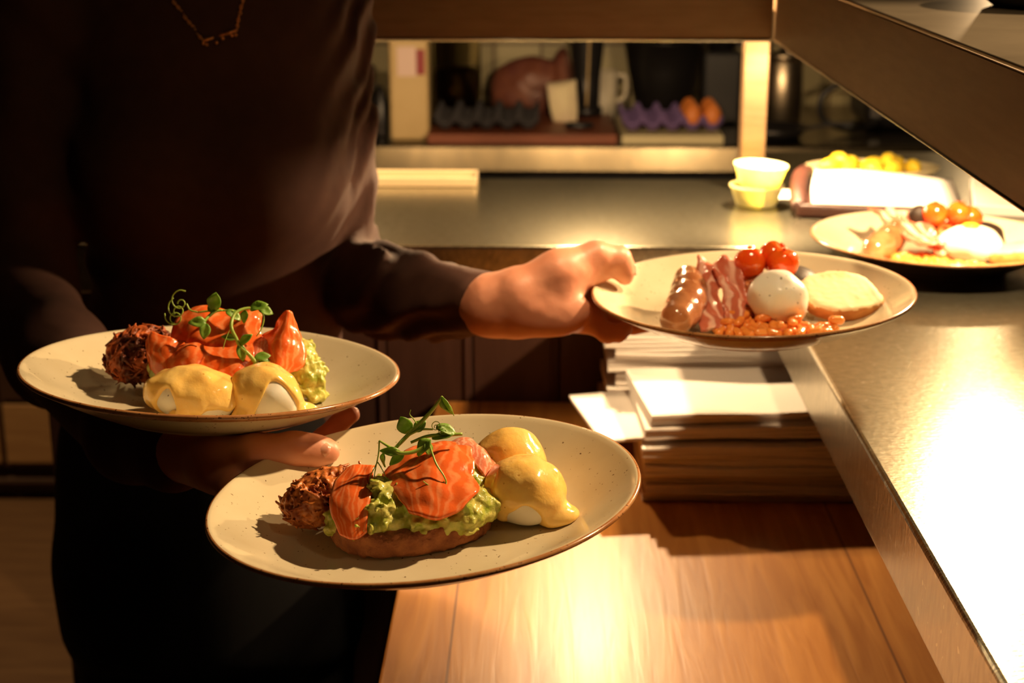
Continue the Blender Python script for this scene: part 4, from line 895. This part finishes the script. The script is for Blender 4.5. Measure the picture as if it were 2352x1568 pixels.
# ------------------------------------------------------------------ things on the steel counter
def tub(label, loc, rx, ry, flip=False):
    v, f = lathe([(0, .0), (.0245, 0), (.0262, .0015), (.0335, .024), (.0348, .0252), (.0345, .0268), (.0330, .0268), (.0315, .0245), (.0245, .005), (.0, .004)], 40)
    o = mk('plastic_tub', v, f, M['tub']); o.location = loc; o.rotation_euler = (math.radians(rx), math.radians(ry), 0); bm_fix(o)
    return tag(o, label, 'tub', 'stacked yellow tubs')
tub('lower pale yellow tub standing on the steel counter before the gantry post', (.2785, 1.945, 1.0006), 0, 0)
tub('upper pale yellow tub stacked on another in front of the gantry post', (.2815, 1.945, 1.0272), 1, 3)
tag(box('order_ticket', (.312, 1.985, 1.0004), (.372, 2.045, 1.0012), M['paper'], bev=0), 'white paper order ticket lying between yellow tubs and menu folder', 'ticket')
fd = empty('menu_folder', (.42, 1.96, 1.0005)); tag(fd, 'red-brown leather menu folder holding a bright white sheet behind the plate on the counter', 'folder'); fd.rotation_euler = (0, 0, math.radians(-10))
box('cover', (-.085, -.105, 0), (.120, .085, .016), M['leather'], fd, bev=.004)
v, f = tube([(-.080, -.100, .012), (-.084, -.05, .024), (-.082, .02, .030), (-.076, .085, .026)], .011, 12, 6, .6); mk('spine', v, f, M['leather'], fd)
V, Fc, UV = sheet([[(-.066, -.098, .017), (0, -.100, .0175), (.112, -.098, .017)], [(-.068, -.02, .022), (0, -.02, .023), (.114, -.02, .019)], [(-.064, .08, .026), (0, .082, .028), (.116, .08, .020)]], 6, 6)
solid(mk('sheet', V, Fc, M['paper'], fd), .0012)
mg = empty('magazine', (.675, 1.945, 1.0005)); tag(mg, 'white stapled booklet with a red band lying right of the menu folder', 'booklet'); mg.rotation_euler = (0, 0, math.radians(-14))
box('pages', (-.115, -.09, 0), (.12, .10, .014), M['paper'], mg, bev=.002)
box('red_band', (-.10, .045, .0138), (.12, .078, .0148), M['red_card'], mg, bev=.0003)
ly = empty('serving_dish', (.470, 2.150, 1.0005)); tag(ly, 'shallow cream dish of lemon wedges at the back of the steel counter', 'dish')
v, f = lathe([(0, 0), (.078, 0), (.090, .008), (.095, .015), (.0925, .015), (.087, .0085), (.076, .003), (0, .003)], 48, 1, .62); mk('bowl', v, f, M['board_cream'], ly)
lm = None
for i, (x, y, z, a) in enumerate([(-.060, -.006, .0135, 10), (-.038, -.024, .0135, 70), (-.008, -.030, .0135, 130), (.024, -.028, .0135, 40), (.054, -.012, .0135, 100), (-.030, .012, .0140, 20), (.004, .004, .0140, 160), (.036, .012, .0140, 50), (-.046, .006, .020, 120), (.020, -.010, .0225, 80)]):
    if lm is None:
        Fd = Field.cube((-.024, -.016, -.016), (.024, .016, .016), .0018); Fd.ell((0, 0, 0), (.0155, .0115, .0115), 0); Fd.cap((.012, 0, 0), (.0175, 0, 0), .004, .003, .005); Fd.cap((-.012, 0, 0), (-.017, 0, 0), .004, .003, .005)
        v, f = Fd.mesh(); o = lm = mk('lemon', v, f, M['lemon'])
    else: o = lm.copy(); COL.objects.link(o)
    o.location = (.470 + x, 2.150 + y, 1.0005 + z + .002); o.rotation_euler = (0, 0, math.radians(a)); tag(o, 'small yellow lemon in the shallow cream dish at the back of the counter', 'lemon', 'lemons in the cream dish')
tr_ = empty('shallow_tray', (-.19, 2.09, 1.0005)); tag(tr_, 'shallow pale metal tray at the far edge of the back counter', 'tray')
box('base', (-.10, -.03, 0), (.10, .03, .003), M['dull_tin'], tr_, bev=.001); 
for lo, hi in (((-.10, -.032, 0), (.10, -.029, .0125)), ((-.10, .029, 0), (.10, .032, .0125)), ((-.102, -.032, 0), (-.099, .032, .0125)), ((.099, -.032, 0), (.102, .032, .0125))): box('side', lo, hi, M['dull_tin'], tr_, bev=.001)
# black pan on the gantry shelf
pn = empty('black_pan', (.445, 1.335, gz1 + .0004)); tag(pn, 'black round pan standing on top of the right-hand gantry shelf', 'pan')
v, f = lathe([(0, 0), (.058, 0), (.066, .006), (.078, .05), (.081, .05), (.080, .052), (.076, .052), (.063, .008), (0, .003)], 48); mk('bowl', v, f, M['black_metal'], pn)
v, f = tube([(.074, 0, .045), (.12, .0, .055), (.21, 0, .06)], [.008, .008, .010], 10, 5, .6); mk('handle', v, f, M['black_plastic'], pn)

# ------------------------------------------------------------------ rear kitchen counter and what stands on it
KZ = .851
rc = empty('rear_counter', (.5, 3.6, 0)); tag(rc, 'long steel kitchen counter in front of the tiled wall, out of focus', 'counter')
bm = bmesh.new(); add_box(bm, (-.60, 3.312, KZ - .061), (2.2, 3.96, KZ), 0)
for v_ in bm.verts:
    if v_.co.y < 3.4 and v_.co.z < KZ - .03: v_.co.y -= .010
bmesh.ops.bevel(bm, geom=list(bm.edges), offset=.006, segments=3, affect='EDGES', profile=.5)
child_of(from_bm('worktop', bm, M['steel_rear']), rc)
child_of(box('cabinet_front', (-.58, 3.36, .0), (2.18, 3.94, KZ - .061), M['black_metal'], bev=.002), rc)
tag(box('chopping_board', (-.249, 3.31, KZ + .0005), (.166, 3.62, KZ + .023), M['board_brown'], bev=.003), 'red-brown chopping board on the rear counter under the dark egg tray', 'chopping board')
tag(box('chopping_board', (.176, 3.315, KZ + .0005), (.398, 3.62, KZ + .021), M['board_cream'], bev=.003), 'cream chopping board on the rear counter under the purple egg tray', 'chopping board')
ct = empty('carton', (-.291, 3.40, KZ + .0005)); tag(ct, 'tall cream plastic carton with a pink label on the rear counter', 'carton')
box('body', (-.043, -.04, 0), (.043, .04, .275), M['carton'], ct, bev=.008)
v, f = lathe([(0, .274), (.022, .274), (.022, .300), (0, .302)], 24); mk('cap', v, f, M['white_plastic'], ct)
box('label', (-.024, -.0412, .142), (.017, -.0398, .206), M['label_pink'], ct, bev=0); box('label', (.0171, -.0412, .145), (.036, -.0398, .200), M['label_red'], ct, bev=0)
jr = empty('storage_jar', (-.205, 3.70, KZ + .0005)); tag(jr, 'tall glass storage jar with yellow contents behind the dark egg tray', 'jar')
v, f = lathe([(0, 0), (.056, 0), (.060, .005), (.060, .27), (.055, .285), (.052, .285), (.056, .268), (.056, .007), (0, .006)], 36); mk('glass', v, f, M['glass'], jr)
v, f = lathe([(0, .007), (.0555, .007), (.0555, .118), (.03, .124), (0, .126)], 36); mk('contents', v, f, M['oil'], jr)
v, f = lathe([(0, .286), (.058, .286), (.06, .29), (.058, .31), (0, .312)], 36); mk('lid', v, f, M['black_plastic'], jr)
def egg_tray(label, loc, nx, ny, p, mat):
    xs = np.linspace(0, nx * p, nx * 12 + 1); ys = np.linspace(0, ny * p, ny * 12 + 1); V, Fc = [], []
    for x in xs:
        for y in ys:
            h = .5 + .5 * math.cos(2 * math.pi * x / p) * 1.0; g = .5 + .5 * math.cos(2 * math.pi * y / p)
            V.append((x, y, 0.006 + .033 * (max(h * g, .55 * max(h, g) - .12)) + .0))
    n = len(ys)
    for i in range(len(xs) - 1):
        for j in range(n - 1): a = i * n + j; Fc.append((a, a + n, a + n + 1, a + 1))
    o = mk('egg_tray', V, Fc, mat); o.location = loc; solid(o, .003); return tag(o, label, 'egg tray')
egg_tray('charcoal moulded egg tray on the brown chopping board', (-.235, 3.335, KZ + .024), 5, 5, .046, M['grey_pulp'])
egg_tray('purple moulded egg tray on the cream chopping board', (.135 + .045, 3.335, KZ + .022), 5, 5, .0435, M['purple'])
eg0 = None
for i, (cx, cy) in enumerate(((3, 0), (3, 1), (3, 2), (4, 0), (4, 1), (4, 2))):
    if eg0 is None:
        Fd = Field.cube((-.03, -.03, -.005), (.03, .03, .062), .003); Fd.ell((0, 0, .024), (.0205, .0205, .024), 0); Fd.ell((0, 0, .034), (.015, .015, .022), .01); v, f = Fd.mesh(); o = eg0 = mk('raw_egg', v, f, M['shell'])
    else: o = eg0.copy(); COL.objects.link(o)
    o.location = (.180 + (cx + .5) * .0435, 3.335 + (cy + .5) * .0435, KZ + .031)
    tag(o, 'orange-brown raw egg standing in the purple egg tray', 'egg', 'raw eggs in the purple tray')
Fd = Field.cube((-.12, -.08, -.01), (.14, .08, .17), .005); Xs, Ys, Zs = Fd.grids(); Fd.ell((0, 0, .06), (.10, .06, .088), 0); Fd.ell((.075, .0, .065), (.030, .066, .10), .01)
Fd.D = Fd.D + (.004 * vn(Xs, Ys, Zs, 35, 4)).astype(np.float32); Fd.D = smax(Fd.D, (-Zs + 0 * Xs + 0 * Ys).astype(np.float32), .004); v, f = Fd.mesh()
o = tag(mk('wrapped_loaf', v, f, M['loaf']), 'dark brown loaf in plastic wrap behind the charcoal egg tray', 'bread'); o.location = (-.025, 3.735, KZ + .0005)
V, Fc, UV = sheet([[(-.03, -.02, 0), (.01, -.028, 0), (.045, -.015, 0)], [(-.042, -.024, .05), (.004, -.034, .06), (.046, -.018, .05)], [(-.052, -.012, .118), (-.002, -.02, .124), (.040, -.006, .130)], [(-.05, .03, .112), (0, .034, .120), (.042, .03, .124)], [(-.03, .03, .0), (.01, .036, .0), (.045, .03, .0)]], 5, 5)
o = solid(mk('paper_bag', V, Fc, M['cream_bag']), .001); o.location = (.050, 3.50, KZ + .0235); o.scale = (.72, .72, .68); tag(o, 'crumpled cream paper bag on the brown chopping board', 'paper bag')
jg = empty('tall_jug', (.106, 3.60, KZ + .0235)); tag(jg, 'tall black jug with a pale vertical strip, wider at the top, on the brown board', 'jug')
v, f = lathe([(0, 0), (.036, 0), (.038, .018), (.030, .022), (.033, .10), (.044, .20), (.050, .30), (.050, .33), (.046, .33), (.040, .21), (.028, .03), (0, .028)], 32); mk('body', v, f, M['black_plastic'], jg)
v, f = tube([(0, -.0325, .025), (.002, -.0345, .10), (.004, -.0450, .20), (.005, -.0510, .32)], .0075, 8, 5, .35); mk('strip', v, f, M['carton'], jg)
bw = empty('mixing_bowl', (.300, 3.76, KZ + .0005)); tag(bw, 'large black mixing bowl standing behind the purple egg tray', 'bowl')
v, f = lathe([(0, 0), (.058, 0), (.066, .01), (.088, .11), (.100, .178), (.104, .180), (.103, .185), (.096, .184), (.084, .112), (.062, .013), (0, .008)], 40); mk('bowl', v, f, M['black_metal'], bw)
v, f = tube([(-.02, .0, .10), (-.008, -.05, .165), (-.002, -.088, .192)], [.006, .008, .016], 8, 5, .5); tag(mk('ladle', v, f, M['brass']), 'brass-coloured ladle resting in the large black mixing bowl', 'ladle').location = (.300, 3.76, KZ + .0005)
cp = empty('cream_cup', (.150, 3.70, KZ + .0005)); tag(cp, 'cream cup standing between the black jug and the mixing bowl', 'cup')
v, f = lathe([(0, 0), (.026, 0), (.030, .01), (.034, .115), (.032, .115), (.028, .012), (0, .006)], 28); mk('bowl', v, f, M['white_plastic'], cp)
v, f = tube([(.032, 0, .105), (.052, 0, .100), (.052, 0, .055), (.031, 0, .042)], .005, 8, 5); mk('handle', v, f, M['white_plastic'], cp)
kn = empty('knife_sharpener', (.085, 3.40, KZ + .0235)); tag(kn, 'small black oval sharpener lying on the brown chopping board', 'sharpener')
v, f = lathe([(0, 0), (.024, 0), (.028, .006), (.024, .013), (0, .015)], 24, 1.2, .6); mk('body', v, f, M['black_plastic'], kn)
gd = empty('coffee_grinder', (.425, 3.66, KZ + .0005)); tag(gd, 'tall black grinder beside the gantry post on the rear counter', 'grinder')
box('base', (-.045, -.05, 0), (.045, .05, .17), M['black_plastic'], gd, bev=.008); v, f = lathe([(0, .17), (.030, .17), (.040, .26), (.042, .265), (0, .27)], 24); mk('hopper', v, f, M['black_plastic'], gd)
kb, fk = lathe([(0, 0), (.019, 0), (.019, .016), (0, .018)], 20); o = mk('dial', [(x + .064, -.0 - z, y + .192) for x, y, z in kb], fk, M['black_plastic'], gd)
child_of(box('bracket', (.425 + .036, 3.655, KZ + .175), (.425 + .060, 3.668, KZ + .21), M['black_plastic'], bev=.003), gd)
cn = empty('steel_canister', (.566, 3.60, KZ + .0005)); tag(cn, 'tall pale steel canister on the rear counter right of the gantry post', 'canister')
v, f = lathe([(0, 0), (.042, 0), (.045, .004), (.045, .150), (.043, .153), (0, .155)], 32); mk('body', v, f, M['steel_panel'], cn); v, f = lathe([(0, .1555), (.046, .1555), (.046, .170), (.012, .175), (.012, .185), (0, .187)], 32); mk('lid', v, f, M['steel_panel'], cn)
ap = empty('black_appliance', (.92, 3.62, KZ + .0005)); tag(ap, 'large black kitchen appliance with a looped flex at the right of the rear counter', 'appliance')
box('body', (-.17, -.10, 0), (.25, .14, .145), M['black_plastic'], ap, bev=.03)
v, f = tube([(-.13, -.09, .05), (-.19, -.14, .10), (-.24, -.15, .115), (-.285, -.15, .085), (-.28, -.15, .035), (-.22, -.15, .012), (-.15, -.12, .02)], .007, 10, 8); mk('flex', v, f, M['black_plastic'], ap)
pp = empty('frying_pan', (.52, 3.42, KZ + .0005)); tag(pp, 'black frying pan in front of the steel canister on the rear counter', 'pan')
v, f = lathe([(0, 0), (.058, 0), (.075, .026), (.077, .026), (.06, .003), (0, .003)], 32); mk('bowl', v, f, M['black_metal'], pp); v, f = tube([(.072, -.01, .022), (.12, -.03, .034), (.17, -.05, .04)], .007, 8, 5, .6); mk('handle', v, f, M['black_plastic'], pp)
bt = empty('squeeze_bottle', (-.36, 3.42, KZ + .0005)); tag(bt, 'narrow black bottle left of the cream carton on the rear counter', 'bottle')
v, f = lathe([(0, 0), (.016, 0), (.017, .004), (.017, .085), (.007, .10), (.006, .112), (0, .114)], 20); mk('body', v, f, M['black_plastic'], bt)
bt = empty('kitchen_scale', (-.43, 3.55, KZ + .0005)); tag(bt, 'dark kitchen device at the far left of the rear counter, behind the narrow bottle', 'appliance')
box('body', (-.05, -.05, 0), (.05, .05, .10), M['black_plastic'], bt, bev=.01); box('head', (-.04, -.04, .10), (.045, .03, .145), M['dark_wood'], bt, bev=.01)

# ------------------------------------------------------------------ low drawer unit on the floor behind the person
dr = empty('drawer_unit', (-1.21, 3.46, 0)); tag(dr, 'low dark drawer unit with a pale drawer front on the floor at the far left', 'drawer unit')
box('case', (-.30, -.14, .085), (.30, .20, .44), M['dark_wood'], dr, bev=.004)
box('plinth', (-.27, -.11, 0), (.27, .18, .085), M['dark_wood'], dr, bev=.002); box('foot_rail', (-.29, -.145, .045), (.29, -.13, .058), M['plaster'], dr, bev=.002)
for x0, x1 in ((-.29, -.045), (-.033, .29)):
    d = box('drawer_front', (x0, -.155, .100), (x1, -.139, .245), M['drawer'], dr, bev=.003)
    c_ = (x0 + .19) if x0 < -.1 else .13
    kb, fk = lathe([(0, 0), (.006, 0), (.006, .010), (.011, .016), (.010, .022), (0, .024)], 16); mk('knob', [(x + c_, -.155 - z, y + .205) for x, y, z in kb], fk, M['dark_wood'], d)
    d = box('drawer_front', (x0, -.155, .255), (x1, -.139, .42), M['dark_wood'], dr, bev=.003)
